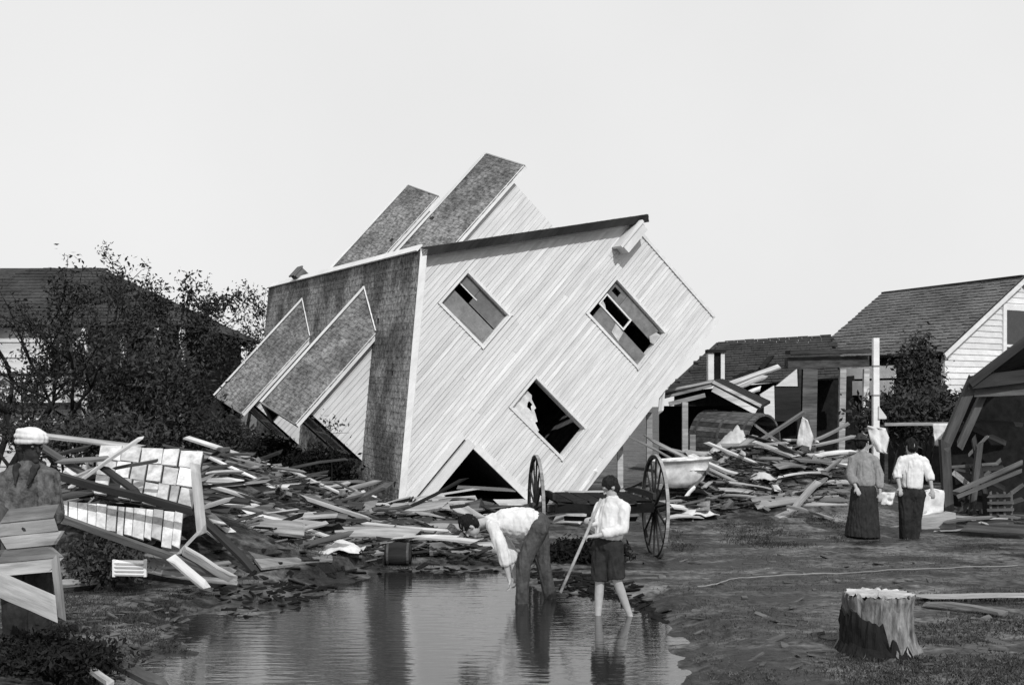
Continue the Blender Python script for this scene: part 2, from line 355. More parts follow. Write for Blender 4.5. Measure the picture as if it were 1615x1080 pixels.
# windows
for wi, (a, b, c, d) in enumerate(WIN):
    wf = MB(); k = .05
    wf.box((a-k, -.042, c-.002), (a, -.02, d+.0)); wf.box((b, -.042, c-.002), (b+k, -.02, d)); wf.box((a-k, -.046, d+.001), (b+k, -.02, d+k))
    wf.box((a, -.02, c), (a+.012, .16, d)); wf.box((b-.012, -.02, c), (b, .16, d)); wf.box((a+.013, -.02, d-.012), (b-.013, .16, d)); wf.box((a+.013, -.02, c), (b-.013, .16, c+.012))
    w_o = wf.build('window', M_['trim'], house, local=True)
    s_ = MB(); s_.box((a-k-.01, -.055, c-.045), (b+k+.01, -.02, c-.003)); s_.build('sill', M_['trim'], w_o, local=True)
    ia, ib, ic, id_ = a+.016, b-.016, c+.016, d-.016
    if wi == 0:
        x = (ia+ib)/2
        s_ = MB(); s_.box((ia, .05, ic), (x-.01, .075, id_-.02)); s_.box((ia+.05, .042, ic+.06), (x-.06, .0495, id_-.5)); s_.build('shutter', M_['shutter'], w_o, local=True)
        s_ = MB(); s_.box((x+.02, .06, ic), (ib, .085, id_-.42)); s_.build('shutter', M_['shutter'], w_o, local=True)
        s_ = MB(); s_.box((ib-.2, .05, id_-.41), (ib, .07, id_)); s_.build('shutter', M_['shutter'], w_o, local=True)
        s_ = MB(); s_.box((ib-.225, .045, id_-.5), (ib-.205, .06, id_-.01)); s_.build('sash_bar', M_['trim'], w_o, local=True)
    if wi == 1:
        s_ = MB(); s_.box((ia, .04, ic), (ia+.30, .065, id_-.12)); s_.box((ia+.05, .032, ic+.1), (ia+.25, .0395, ic+.62)); s_.build('shutter', M_['shutter'], w_o, local=True)
        s_ = MB(); s_.box((ib-.31, .04, ic+.10), (ib, .065, id_-.42)); s_.build('shutter', M_['shutter'], w_o, local=True)
        s_ = MB(); s_.box((ib-.31, .04, id_-.41), (ib-.2, .065, id_)); s_.box((ib-.08, .04, id_-.41), (ib, .065, id_)); s_.box((ib-.2, .04, id_-.08), (ib-.08, .065, id_)); s_.box((ib-.2, .04, id_-.41), (ib-.08, .065, id_-.27)); s_.build('shutter', M_['shutter'], w_o, local=True)
        s_ = MB(); xa, xb, za, zc = ia+.305, ib-.315, ic+.72, id_-.03; t = .03
        s_.box((xa, .02, za), (xa+t, .06, zc)); s_.box((xb-t, .02, za), (xb, .06, zc)); s_.box((xa+t, .02, za), (xb-t, .06, za+t)); s_.box((xa+t, .02, zc-t), (xb-t, .06, zc))
        s_.build('sash', M_['trim'], w_o, local=True)
        s_ = MB(); s_.quad((ia+.06, .03, ic+.66), (ia+.27, .028, ic+.69), (ia+.29, .029, ic+.95), (ia+.09, .03, ic+.9)); s_.build('rag', M_['rag'], w_o, local=True)
        s_ = MB(); s_.quad((xa+t, .04, zc-.22), (xa+.09, .035, zc-.13), (xa+.12, .04, zc-t), (xa+t, .04, zc-t)); s_.build('rag', M_['rag'], w_o, local=True)
        s_ = MB(); s_.quad((ib-.32, .0, ic+.0), (ib-.08, -.01, ic+.02), (ib-.1, .01, ic+.13), (ib-.28, .0, ic+.2), (ib-.35, .01, ic+.1)); s_.build('rag', M_['rag'], w_o, local=True)
    if wi == 2:
        s_ = MB(); P = []
        nx_, nz_ = 9, 9
        for j in range(nz_):
            for i in range(nx_):
                u = i/(nx_-1); vv = j/(nz_-1); ln = .62*(1-u)**.8+.16+.06*math.sin(u*19)
                P.append(V((ia+u*.46, .06+.018*math.sin(u*16+vv*2), id_-vv*ln)))
        s_.v = P; s_.f = [(j*nx_+i, j*nx_+i+1, (j+1)*nx_+i+1, (j+1)*nx_+i) for j in range(nz_-1) for i in range(nx_-1) if not (j > 3 and 3 < i < 6 and j < 6)]
        s_.build('torn_curtain', M_['cloth'], w_o, True, local=True)
# dormers: gabled, two on each slope
def dormer(sg, yc):
    root = MB(); hw, he, rz, ez, xf, xo = .92, 1.06, 5.38, 4.80, 3.30, 3.66
    # front wall with opening frame, its shade put into a black colour
    X = sg*xf; zr = HR-HS*xf
    root.prism([(X, yc-hw, zr), (X, yc+hw, zr), (X, yc+hw, ez), (X, yc, rz-.05), (X, yc-hw, ez)], (-sg*.06, 0, 0))
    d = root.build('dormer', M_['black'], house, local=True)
    for s in (-1, 1):
        yw = yc+s*hw; ck = MB(); zz = zr
        ck.prism([(sg*(xf-.07), yw-s*.004, zr+.03), (sg*(xf-.07), yw-s*.004, ez-.02), (sg*(HR-ez)/HS, yw-s*.004, ez-.02)], (0, -s*.05, 0))
        while zz < ez-.03:
            z1 = min(zz+.105, ez-.02); xi0 = (HR-zz)/HS-.05; xi1 = (HR-z1)/HS-.05
            a = [(sg*xf, yw+s*.02, zz), (sg*min(xf-.01, xi0), yw+s*.02, zz), (sg*min(xf-.01, xi0), yw, zz), (sg*xf, yw, zz), (sg*xf, yw+s*.005, z1+.006), (sg*xi1, yw+s*.005, z1+.006), (sg*xi1, yw, z1+.006), (sg*xf, yw, z1+.006)]
            ck.hexa(a); zz = z1
        ck.build('cheek', M_['siding'], d, local=True)
        ye = yc+s*he
        n = V((0, s*(rz-ez), he)).normalized()
        P = [V((sg*(HR-rz)/HS, yc, rz)), V((sg*xo, yc, rz)), V((sg*xo, ye, ez)), V((sg*(HR-ez)/HS, ye, ez))]
        m = MB(); m.prism(P, n*.05); sl = m.build('roof_slope', M_['dark'], d, local=True)
        m = MB(); up = (P[0]-V((P[0].x, ye, ez))).normalized(); Ls = math.hypot(he, rz-ez)
        x_in0 = (HR-ez)/HS
        o0 = V((sg*xo, ye, ez))+n*.051
        shingles(m, o0, (-sg, 0, 0), up, n, xo-(HR-rz)/HS, Ls, clip=lambda x, y: xo-x > x_in0+((HR-rz)/HS-x_in0)*y/Ls+.02)
        for p in m.v: pass
        # shingles go in as sub-part of the dormer (stuff)
        tag(m.build('shingles', M_['shingle2'], d, local=True), kind='stuff')
        # eave fascia + verge strip + valley board
        m = MB(); m.box((sg*x_in0 if sg < 0 else sg*x_in0, ye-.02 if s < 0 else ye, ez-.03), (sg*(xo+.02), ye if s < 0 else ye+.02, ez+.07))
        m.build('fascia', M_['trim'], d, local=True)
        m = MB(); m.bar(P[0]+n*.09, P[3]+n*.09, .10, .04, up=n); m.build('valley_board', M_['trim'], d, local=True)
        m = MB(); m.bar(P[1]+n*.02+V((sg*.02, 0, 0)), P[2]+n*.02+V((sg*.02, 0, 0)), .03, .10, up=n); m.build('verge', M_['greytrim'], d, local=True)
    m = MB(); m.bar((sg*(HR-rz)/HS, yc, rz+.085), (sg*(xo+.02), yc, rz+.085), .09, .03); m.build('ridge_board', M_['trim'], d, local=True)
    m = MB(); X2 = sg*(xf+.012); 
    for y0, y1, z0, z1 in ((-.5, -.42, 3.45, 4.75), (.42, .5, 3.45, 4.75), (-.42, .42, 4.67, 4.75), (-.42, .42, 3.45, 3.53), (-.42, .42, 4.08, 4.12)):
        m.box((min(X, X2+sg*.01), yc+y0, z0), (max(X, X2+sg*.01), yc+y1, z1))
    m.build('window_frame', M_['trim'], d, local=True)
    m = MB(); m.box((min(X, X+sg*.006), yc-.415, 3.535), (max(X, X+sg*.006), yc+.415, 4.665)); m.build('window_pane', M_['glass'], d, local=True)
for sg in (-1, 1):
    for yc in (3.02, 8.05): dormer(sg, yc)

# ------------------------------------------------------------------ boards
def board(a, b, w=.15, t=.03, m='wood', label=None, group=None, up=(0, 0, 1), roll=0.0, name='loose_board', bow=0.0, cat='board', seg=3, ragged=.06):
    """one plank between two points: its own frame (X along the grain), slightly bowed, with broken ends"""
    a, b = V(a), V(b); x = (b-a); L = x.length; x.normalize()
    y = V(up).cross(x)
    if y.length < 1e-3: y = V((0, 1, 0)).cross(x)
    y.normalize(); z = x.cross(y)
    R = Matrix((x, y, z)).transposed() @ Matrix.Rotation(roll, 3, 'X')
    W = Matrix.Translation((a+b)/2) @ R.to_4x4()
    vs = []; fs = []
    for k in range(seg+1):
        u = k/seg; xx = -L/2+L*u; bz = bow*4*u*(1-u)+rng.uniform(-.15, .15)*t
        for (yy, zz) in ((-1, -1), (1, -1), (1, 1), (-1, 1)):
            e = rng.uniform(-ragged, ragged)*min(1, w/.1)*1.5 if k in (0, seg) and ragged else 0
            vs.append((xx+e, yy*w/2*rng.uniform(.96, 1), zz*t/2+bz))
    for k in range(seg):
        i = k*4
        for j in range(4): fs.append((i+j, i+(j+1) % 4, i+4+(j+1) % 4, i+4+j))
    fs += [(3, 2, 1, 0), (seg*4, seg*4+1, seg*4+2, seg*4+3)]
    me = bpy.data.meshes.new(name); me.from_pydata(vs, [], fs); me.materials.append(M_[m])
    o = bpy.data.objects.new(name, me); COL.objects.link(o); o.matrix_world = W; WM[o.name] = W
    return tag(o, label, cat, group)
def child_board(parent, a, b, w, t, m, name='board', **k):
    o = board(a, b, w, t, m, name=name, **k)
    for kk in ('label', 'category', 'group'):
        if kk in o: del o[kk]
    W = o.matrix_world.copy(); o.parent = parent; o.matrix_parent_inverse = Matrix.Identity(4); o.matrix_basis = WM[parent.name].inverted() @ W
    return o

# ------------------------------------------------------------------ trees and shrubs
def leaf_cloud(mb, c, rx, ry, rz, n, size, r=None, clump=14):
    r = r or rng; cl = []
    for k in range(clump):
        while True:
            p = V((r.uniform(-1, 1), r.uniform(-1, 1), r.uniform(-1, 1)))
            if p.length < 1: break
        cl.append(V((p.x*rx, p.y*ry, p.z*rz)))
    for k in range(n):
        b = r.choice(cl); s = .32
        p = V(c)+b+V((r.gauss(0, rx*s), r.gauss(0, ry*s), r.gauss(0, rz*s)))
        leaf(mb, p, size*r.uniform(.4, 1.7), r)
def leaf(mb, p, s, r=rng):
    d = V((r.gauss(0, 1), r.gauss(0, 1), r.gauss(0, 1))).normalized(); e = d.orthogonal().normalized()
    e = Matrix.Rotation(r.uniform(0, 6.3), 3, d) @ e
    f = d.cross(e)
    mb.quad(p-d*s, p+e*s*.42+f*s*.12, p+d*s, p-e*s*.42+f*s*.12)
def grow(mb, tips, p, d, L, r0, depth, r, spread=.6, up=.12):
    pts = [p]; rad = [r0]; n = 4
    for k in range(n):
        d = (d+V((r.gauss(0, .13), r.gauss(0, .13), r.gauss(0, .1)+up*.3))).normalized()
        p = p+d*L/n; pts.append(p); rad.append(r0*(1-.45*(k+1)/n))
        if depth <= 1: tips.append((p, depth))
    mb.tube(pts, rad, 6 if r0 > .03 else 4)
    if depth == 0: return
    for k in range(r.choice((2, 3, 3))):
        a = d.orthogonal().normalized(); a = Matrix.Rotation(r.uniform(0, 6.3), 3, d) @ a
        nd = (d+a*r.uniform(.5, 1)*spread*1.3).normalized()
        q = pts[r.choice((2, 3, 4))]
        grow(mb, tips, q, nd, L*r.uniform(.6, .85), r0*.52, depth-1, r, spread, up)
def tree(name, label, base, limbs, depth, leaves, lsize, lm, seed, group=None, per=6, spr=.11):
    r = random.Random(seed); base = V(base); base.z = gz(base.x, base.y)-.05
    t = thing(name, label, 'tree', base, group)
    mb = MB(); tips = []
    for d, L, r0 in limbs: grow(mb, tips, base, V(d).normalized(), L, r0, depth, r)
    mb.build('trunk', M_['bark'], t, True)
    cr = MB()
    while len(cr.f) < leaves:
        p, dp = r.choice(tips)
        if r.random() < .25: continue
        c = p+V((r.gauss(0, spr), r.gauss(0, spr), r.gauss(0, spr)))
        for k in range(r.randint(2, per)): leaf(cr, c+V((r.gauss(0, .07), r.gauss(0, .07), r.gauss(0, .07))), lsize*r.uniform(.4, 1.6), r)
    cr.build('crown', M_[lm], t)
    return t
def shrub(label, c, rx, ry, rz, n, size, m='leafd', seed=1, name='shrub', stems=7):
    r = random.Random(seed); b = V((c[0], c[1], gz(c[0], c[1])-.03))
    t = thing(name, label, 'shrub', b); mb = MB()
    for k in range(stems):
        e = V(c)+V((r.uniform(-.8, .8)*rx, r.uniform(-.7, .7)*ry, r.uniform(-.2, .9)*rz)); s = b+V((r.uniform(-.4, .4)*rx, r.uniform(-.4, .4)*ry, 0))
        mb.tube([s, (s+e)/2+V((r.uniform(-.1, .1), 0, .1)), e], [.03, .02, .008], 5)
    mb.build('stems', M_['bark'], t)
    cr = MB(); leaf_cloud(cr, c, rx, ry, rz, n, size, r, 26); cr.build('foliage', M_[m], t)
    return t

tree('bare_tree', 'half-stripped dark tree with bent branches before the white-walled gallery house', A(62, 740, 19.5),
     [((-.2, .1, 1), 1.8, .085), ((.3, -.1, 1), 1.8, .07), ((.75, .1, .75), 1.5, .05), ((-.6, 0, .8), 1.4, .05)], 3, 2100, .04, 'leafd', 11)
tree('bare_tree', 'tall twiggy tree standing before the dark roof of the gallery house', A(-10, 720, 23),
     [((.1, 0, 1), 2.3, .08), ((.5, .1, 1), 2.2, .06), ((.9, 0, .9), 2.0, .05)], 3, 7000, .045, 'leafd', 77)
tree('bare_tree', 'thin storm-stripped tree showing sky between the house dormer and the gallery house', A(372, 690, 39),
     [((.1, 0, 1), 2.7, .08), ((-.3, .1, 1), 2.5, .06), ((.5, 0, .9), 2.3, .05)], 3, 3600, .06, 'leafd', 23)
tree('bare_tree', 'leafy tree reaching over the hipped roof end of the gallery house', A(258, 700, 29),
     [((.0, 0, 1), 2.4, .1), ((.4, 0, 1), 2.3, .07), ((-.4, .1, 1), 2.0, .07)], 3, 12500, .052, 'leafd', 36)
tree('bare_tree', 'bare tree with sparse leaves behind the far dormer against the sky', A(338, 690, 41),
     [((.2, 0, 1), 2.6, .07), ((.5, .1, 1), 2.5, .06), ((-.1, 0, .9), 2.3, .05)], 3, 3000, .06, 'leafd', 61)
tree('bare_tree', 'slender tree whose top twigs show above the gallery house ridge', A(195, 700, 30),
     [((-.1, 0, 1), 2.5, .09), ((-.5, .1, 1), 2.3, .06), ((.3, 0, 1), 2.3, .06)], 3, 7500, .052, 'leafd', 48)
shrub('dense dark overgrown shrub below the gallery house posts', A(235, 632, 25.5), 1.25, .7, .85, 8500, .055, seed=3)
shrub('tangled dark shrub beside the far dormer of the toppled house', A(365, 700, 26), .8, .5, .42, 5000, .05, seed=4)
shrub('low dark shrub behind the heap of white boards', A(110, 690, 18), .95, .5, .3, 4500, .045, seed=5)
shrub('dark tangle of roots and rubbish under the near dormer', A(505, 745, 22.6), .55, .35, .42, 6500, .04, 'leaf_shade', seed=14, stems=26)  # added mass of black leaves imitating the deep shade here
shrub('dark tangle standing in for shade under the far dormer of the cottage', A(425, 725, 24.5), .55, .4, .35, 4500, .045, 'leaf_shade', seed=15, stems=20)  # added like the near one, black leaves in place of shade
shrub('dark weeds on the bank at the foot of the slatted crate', A(75, 1035, 8.2), .42, .25, .13, 6000, .02, 'leaf_shade', seed=16, stems=12)
shrub('dark shrub under the fallen white panels by the puddle bank', A(165, 885, 12.6), .4, .3, .2, 2600, .03, 'leafm', seed=6)

# sapling before the toppled house
sp = G(522, 822); t = thing('sapling', 'small leafy sapling standing before the dormer cheek', 'plant', sp)
top = A(520, 660, sp.y); m = MB(); m.tube([sp, (sp+top)/2+V((.03, 0, 0)), top], [.012, .009, .005], 5)
for k in range(6):
    m.tube([top-V((0, 0, .12+.03*k)), top+V((rng.uniform(-.28, .35), rng.uniform(-.2, .2), rng.uniform(-.3, .08)))], [.005, .003], 4)
m.build('stem', M_['bark'], t)
m = MB()
for k in range(60): leaf(m, top+V((rng.gauss(.05, .16), rng.gauss(0, .1), rng.gauss(-.1, .11))), rng.uniform(.03, .07))
m.build('foliage', M_['leafd'], t)

# ------------------------------------------------------------------ gallery house behind the trees
gh = thing('gallery_house', 'large dark hipped-roof house with posts, half hidden behind bare trees', 'house', (-13, 34, .1))
X0, X1, Y0, Y1, ZE, ZR = -20.0, -9.2, 33.0, 43.0, 4.4, 6.35
m = MB(); c = [V((X0, Y0, ZE)), V((X1, Y0, ZE)), V((X1, Y1, ZE)), V((X0, Y1, ZE))]; r0, r1 = V((-17, 38, ZR+.3)), V((-13.6, 38, ZR+.3))
for p in ((c[0], c[1], r1, r0), (c[1], c[2], r1), (c[2], c[3], r0, r1), (c[3], c[0], r0), (c[3], c[2], c[1], c[0])): m.quad(*p)
rf = m.build('roof', M_['dshingle'], gh)
m = MB(); fr = (V((X1, Y0, ZE))-V((X0, Y0, ZE))); upv = (r1-V((r1.x, Y0, ZE))); HL = upv.length
shingles(m, V((X0, Y0, ZE)), (1, 0, 0), upv.normalized(), upv.normalized().cross(V((-1, 0, 0))), X1-X0, HL, .3, .35, clip=lambda x, y: y/HL*4.6 < x+.2 and x < (X1-X0)-y/HL*4.3-.1, th=.03)
tag(m.build('shingles', M_['dshingle'], rf), kind='stuff')
m = MB(); m.box((X0+1, 33.4, 0), (-12.35, 42, ZE-.02)); m.build('white_wall', M_['siding'], gh)
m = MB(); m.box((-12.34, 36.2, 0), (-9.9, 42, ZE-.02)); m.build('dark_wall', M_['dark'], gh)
for k in range(9):
    zz = .35+k*.45; m = MB(); m.box((X0+1, 33.36, zz), (-12.34, 33.398, zz+.05)); m.build('siding_batten', M_['trim'], gh)
for x in (-14.9, -12.3, -11.2, -10.2, -9.5):
    m = MB(); m.box((x-.07, 33.04, 0), (x+.07, 33.18, ZE-.05)); m.build('post', M_['trim'] if x > -12.5 else M_['dark'], gh)
m = MB(); m.box((-15, 33.06, 2.0), (-9.4, 33.25, 2.2)); m.build('gallery_beam', M_['dark'], gh)
m = MB(); m.box((-15, 33.07, 2.95), (-9.4, 33.15, 3.02)); m.build('rail', M_['dark'], gh)
for k in range(11):
    x = -12.3+k*.27; m = MB(); m.box((x, 33.08, 2.2), (x+.05, 33.14, 2.95)); m.build('baluster', M_['dark'], gh)

# ------------------------------------------------------------------ gabled house at the right
E0, wv, rv = V((11.3, 30, 0)), V((.866, .5, 0)), V((-.5, .866, 0))
HWD, HLN, EZ, RZ = 3.0, 4.7, 3.58, 5.56
rh = thing('gabled_house', 'grey shingled house with bright white gable end standing behind the vines', 'house', E0+wv*HWD+rv*HLN/2)
def Rp(t, k, z): return E0+wv*t+rv*k+V((0, 0, z))
for s, (ta, tb) in enumerate(((-.25, HWD), (2*HWD+.25, HWD))):
    ze = EZ-.25*(RZ-EZ)/HWD
    P = [Rp(ta, -.2, ze), Rp(tb, -.2, RZ), Rp(tb, HLN, RZ), Rp(ta, HLN, ze)]
    n = (P[1]-P[0]).cross(P[3]-P[0]).normalized(); n = n if n.z > 0 else -n
    m = MB(); m.prism(P, n*.08); rf = m.build('roof', M_['dark'], rh)
    if s == 0:
        m = MB(); upv = (P[1]-P[0]); shingles(m, P[0]+n*.082, rv, upv.normalized(), n, HLN+.2, upv.length, .17, .2, th=.028, jit=.02)
        tag(m.build('shingles', M_['rshingle'], rf), kind='stuff')
        m = MB(); m.bar(P[1]+n*.09, P[2]+n*.09-V((0, 0, .05)), .25, .05); m.build('ridge_cap', M_['dark'], rh)
        m = MB(); m.bar(P[0]+V((0, 0, -.02)), P[1]+V((0, 0, -.02)), .12, .05, up=rv); m.build('verge_board', M_['trim'], rh)
wl = MB(); wl.prism([Rp(0, .02, 0), Rp(2*HWD, .02, 0), Rp(2*HWD, .02, EZ), Rp(HWD, .02, RZ-.02), Rp(0, .02, EZ)], rv*.1)
wo = wl.build('gable_wall', M_['siding'], rh)
zz = .1
while zz < RZ-.2:
    z1 = zz+.16; lim = 2*HWD; t0 = 0 if z1 < EZ else (z1-EZ)/(RZ-EZ)*HWD
    spans = [(t0, lim-t0)]
    if 2.9 < zz < 4.0: spans = [(t0, 2.28), (3.5, lim-t0)]
    for ta, tb in spans:
        if tb-ta < .1: continue
        m = MB(); a, b = Rp(ta, .02, zz), Rp(tb, .02, zz); c_, d_ = Rp(tb, .02, z1), Rp(ta, .02, z1)
        m.hexa([a-rv*.03, b-rv*.03, b, a, d_-rv*.008, c_-rv*.008, c_, d_]); m.build('clapboard', M_['trim'], wo)
    zz = z1
def panel(ta, tb, z0, z1, off, th):
    m = MB(); m.hexa([Rp(ta, off, z0), Rp(tb, off, z0), Rp(tb, off+th, z0), Rp(ta, off+th, z0), Rp(ta, off, z1), Rp(tb, off, z1), Rp(tb, off+th, z1), Rp(ta, off+th, z1)]); return m
wdw = panel(2.28, 3.5, 2.9, 4.85, -.05, .05).build('window', M_['trim'], rh)
panel(2.42, 3.36, 3.78, 4.70, -.065, .013).build('pane', M_['glass'], wdw); panel(2.42, 3.36, 3.02, 3.70, -.065, .013).build('pane', M_['glass'], wdw)
m = MB(); m.hexa([Rp(.02, .12, 0), Rp(.12, .12, 0), Rp(.12, HLN, 0), Rp(.02, HLN, 0), Rp(.02, .12, EZ-.03), Rp(.12, .12, EZ-.03), Rp(.12, HLN, EZ-.03), Rp(.02, HLN, EZ-.03)]); m.build('side_wall', M_['dark'], rh)  # dark wall: the shade under eave and porch is in its colour
m = MB(); m.bar(Rp(-.2, 1.45, EZ-.55), Rp(-.2, HLN, EZ-.55), .06, .34); m.build('frieze', M_['trim'], rh)
m = MB(); m.bar(Rp(-.25, 1.5, EZ-.98), Rp(-.25, HLN-.6, EZ-.98), .06, .4); m.build('frieze', M_['trim'], rh)
m = MB(); m.bar(Rp(-.1, 2.6, 0), Rp(-.1, 2.6, EZ-.6), .12, .12); m.build('post', M_['trim'], rh)
shrub('dark climbing vine mass on the side of the white-gabled house', A(1454, 608, 28.8), .5, .35, .95, 9000, .055, seed=8, name='vine')
shrub('dark hedge behind the two standing people', A(1420, 650, 27), 1.0, .5, .5, 3800, .07, seed=9)
shrub('leafy weeds at the foot of the white gable wall', A(1520, 655, 27), .8, .4, .45, 2200, .07, seed=10)

# big white post with a bracket foot
p = A(1381, 672, 24); wp = thing('white_post', 'tall white square post standing alone before the gabled house', 'post', (p.x, p.y, gz(p.x, p.y)))
m = MB(); a = A(1381, 533, 24); m.hexa([(p.x-.065, p.y-.065, 0), (p.x+.065, p.y-.065, 0), (p.x+.065, p.y+.065, 0), (p.x-.065, p.y+.065, 0), (a.x-.06, a.y-.06, a.z), (a.x+.06, a.y-.06, a.z), (a.x+.06, a.y+.06, a.z), (a.x-.06, a.y+.06, a.z)]); m.build('shaft', M_['trim'], wp)
for v in (578, 624):
    z = A(0, v, 24).z; m = MB(); m.box((p.x-.075, p.y-.075, z), (p.x+.07, p.y+.07, z+.025)); m.build('band', M_['greytrim'], wp)
m = MB(); q = A(1386, 640, 23.9); m.prism([q, q+V((.16, 0, -.22)), q+V((.16, 0, -.27)), q+V((0, 0, -.27))], (0, .08, 0)); m.build('bracket', M_['trim'], wp)

# ------------------------------------------------------------------ low wrecked shed with dark hip roof
sh = thing('low_shed', 'low dark-roofed shed with sagging porch posts between the two houses', 'shed', (8.2, 33, .1))
ra, rb = A(1130, 540, 35), A(1300, 541, 35); ea, eb, ec = A(1052, 612, 32), A(1335, 598, 31), A(1310, 575, 33)
m = MB(); m.quad(ea, eb, rb, ra); m.quad(A(1052, 612, 32), ra, A(1075, 600, 38)); rf = m.build('roof', M_['dshingle'], sh)
m = MB(); nn = (eb-ea).cross(ra-ea).normalized(); ux = (eb-ea).normalized(); uy = nn.cross(ux); LL = (eb-ea).length
shingles(m, ea+nn*.01, ux, uy, nn, LL, (ra-ea).dot(uy), .2, .3, clip=lambda x, y: x > (ra-ea).dot(ux)*y/(ra-ea).dot(uy)+.1 and x < LL-.1, th=.03)
tag(m.build('shingles', M_['dshingle'], rf), kind='stuff')
m = MB(); a, b = A(1240, 572, 30.0), A(1368, 570, 30.5); m.bar(a, b, .2, .28); m.build('beam', M_['mid'], sh)
m = MB(); m.bar(a+V((0, -.16, .26)), b+V((0, -.16, .26)), .3, .1); m.build('eave_board', M_['dark'], sh)
for u, wpx, mm in ((1276, .42, 'mid'), (1329, .16, 'wood'), (1366, .14, 'pale'), (1262, .12, 'dark')):
    p = A(u, 582, 30); m = MB(); m.bar((p.x-.06, p.y, 0), p, wpx, .14, up=(0, 1, 0)); m.build('post', M_[mm], sh)
m = MB(); a, b = A(1060, 600, 33), A(1365, 575, 33); m.hexa([(a.x, 32.4, 0), (b.x, 32.4, 0), (b.x, 32.6, 0), (a.x, 32.6, 0), (a.x, 32.4, 2.5), (b.x, 32.4, 3.0), (b.x, 32.6, 3.0), (a.x, 32.6, 2.5)]); m.build('back_wall', M_['black'], sh)  # black sheet painting the shaded porch interior
m = MB(); m.prism([A(1224, 609, 29.6), A(1258, 609, 29.6), A(1257, 582, 29.6)], (0, .1, 0)); m.build('gable_piece', M_['siding'], sh)
m = MB(); m.prism([A(1199, 622, 29), A(1221, 608, 29), A(1222, 662, 29), A(1203, 650, 29)], (0, .1, 0)); m.build('white_corner', M_['siding'], sh)
m = MB(); m.prism([A(1222, 611, 29.05), A(1262, 611, 29.05), A(1262, 664, 29.05), A(1223, 664, 29.05)], (0, .1, 0)); m.build('dark_side', M_['dark'], sh)
# narrow framed opening on its roof
t = thing('window_box', 'narrow white framed opening rising above the collapsed porch roof', 'dormer', A(1130, 600, 30))
for u0, u1, mm, nm in ((1117, 1126, 'trim', 'jamb'), (1137, 1143, 'trim', 'jamb'), (1126.2, 1136.8, 'black', 'opening')):
    a, b = A(u0, 601, 30), A(u1, 556, 30); m = MB(); m.box((a.x, 30 if nm == 'jamb' else 30.06, a.z), (b.x, 30.25, b.z)); m.build(nm, M_[mm], t)
a, b = A(1115, 556, 30), A(1145, 551, 30); m = MB(); m.box((a.x, 29.95, a.z), (b.x, 30.3, b.z)); m.build('cap', M_['dark'], t)

# ------------------------------------------------------------------ collapsed porch roof
cp = thing('collapsed_porch', 'collapsed porch roof with white edge boards sagging on its posts', 'porch', A(1110, 715, 26))
def cb(a, b, w, t, mm, nm, up=(0, 0, 1)): m = MB(); m.bar(a, b, w, t, up=up); return m.build(nm, M_[mm], cp)
m = MB(); m.prism([A(1045, 622, 25.2), A(1125, 604, 25.4), A(1140, 597, 28), A(1060, 606, 28)], (0, 0, -.06)); m.build('roof_slope', M_['dark'], cp)
m = MB(); m.prism([A(1125, 604, 25.4), A(1197, 642, 25), A(1215, 632, 27.5), A(1140, 597, 28)], (0, 0, -.06)); m.build('roof_slope', M_['dark'], cp)
for a, b, w, mm in (((1124, 602), (1200, 640), .07, 'pale'), ((1124, 613), (1192, 649), .13, 'pale'), ((1047, 617), (1124, 601), .05, 'wood'), ((1045, 627), (1122, 608), .06, 'wood'), ((1055, 637), (1112, 623), .09, 'wood')):
    cb(A(*a, 25), A(*b, 25), .05, w, mm, 'edge_board')
for u, v0, v1, mm in ((1080, 634, 722, 'wood'), (1024, 650, 735, 'wood'), (978, 700, 745, 'pale'), (1092, 685, 716, 'wood')):
    p = A(u, v0, 24.3); cb((p.x, p.y, gz(p.x, p.y)-.1), p, .12, .12, mm, 'post', (0, 1, 0))
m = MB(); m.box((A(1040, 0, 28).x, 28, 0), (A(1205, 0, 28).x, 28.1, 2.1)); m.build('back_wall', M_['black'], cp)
a = A(1043, 648, 24); tag(board(A(1045, 612, 24), A(1042, 650, 24), .11, .05, 'pale', 'short white bracket hanging from the toppled house corner', up=(0, 1, 0)), None)

# ------------------------------------------------------------------ cistern on its side
ax = V((.62, -.62, -.05)).normalized(); cc = A(1158, 698, 25.2)
ct = thing('cistern', 'big round wooden cistern lying on its side with dark open end', 'cistern', (cc.x, cc.y, .2))
e1 = ax.cross(V((0, 0, 1))).normalized(); e2 = e1.cross(ax)
NS = 36; Rr = .68
for k in range(NS):
    th0, th1 = 2*math.pi*(k+.04)/NS, 2*math.pi*(k+.96)/NS
    P = []
    for s in (-.75, .75):
        for rr, th in ((Rr, th0), (Rr, th1), (Rr-.05, th1), (Rr-.05, th0)): P.append(cc+ax*s+(e1*math.cos(th)+e2*math.sin(th))*rr)
    m = MB(); m.hexa(P); m.build('stave', M_['mid'], ct)
for s in (-.6, 0, .6):
    m = MB(); n = 30; i0 = 0
    for k in range(n):
        th = 2*math.pi*k/n; d = e1*math.cos(th)+e2*math.sin(th)
        m.v += [cc+ax*(s-.03)+d*(Rr+.002), cc+ax*(s+.03)+d*(Rr+.002), cc+ax*(s+.03)+d*(Rr+.015), cc+ax*(s-.03)+d*(Rr+.015)]
    for k in range(n):
        a, b = 4*k, 4*((k+1) % n)
        for j in range(4): m.f.append((a+j, b+j, b+(j+1) % 4, a+(j+1) % 4))
    m.build('hoop', M_['metal'], ct)
m = MB(); m.tube([cc-ax*.7, cc-ax*.66], Rr-.06, 26); m.build('bottom', M_['dark'], ct)

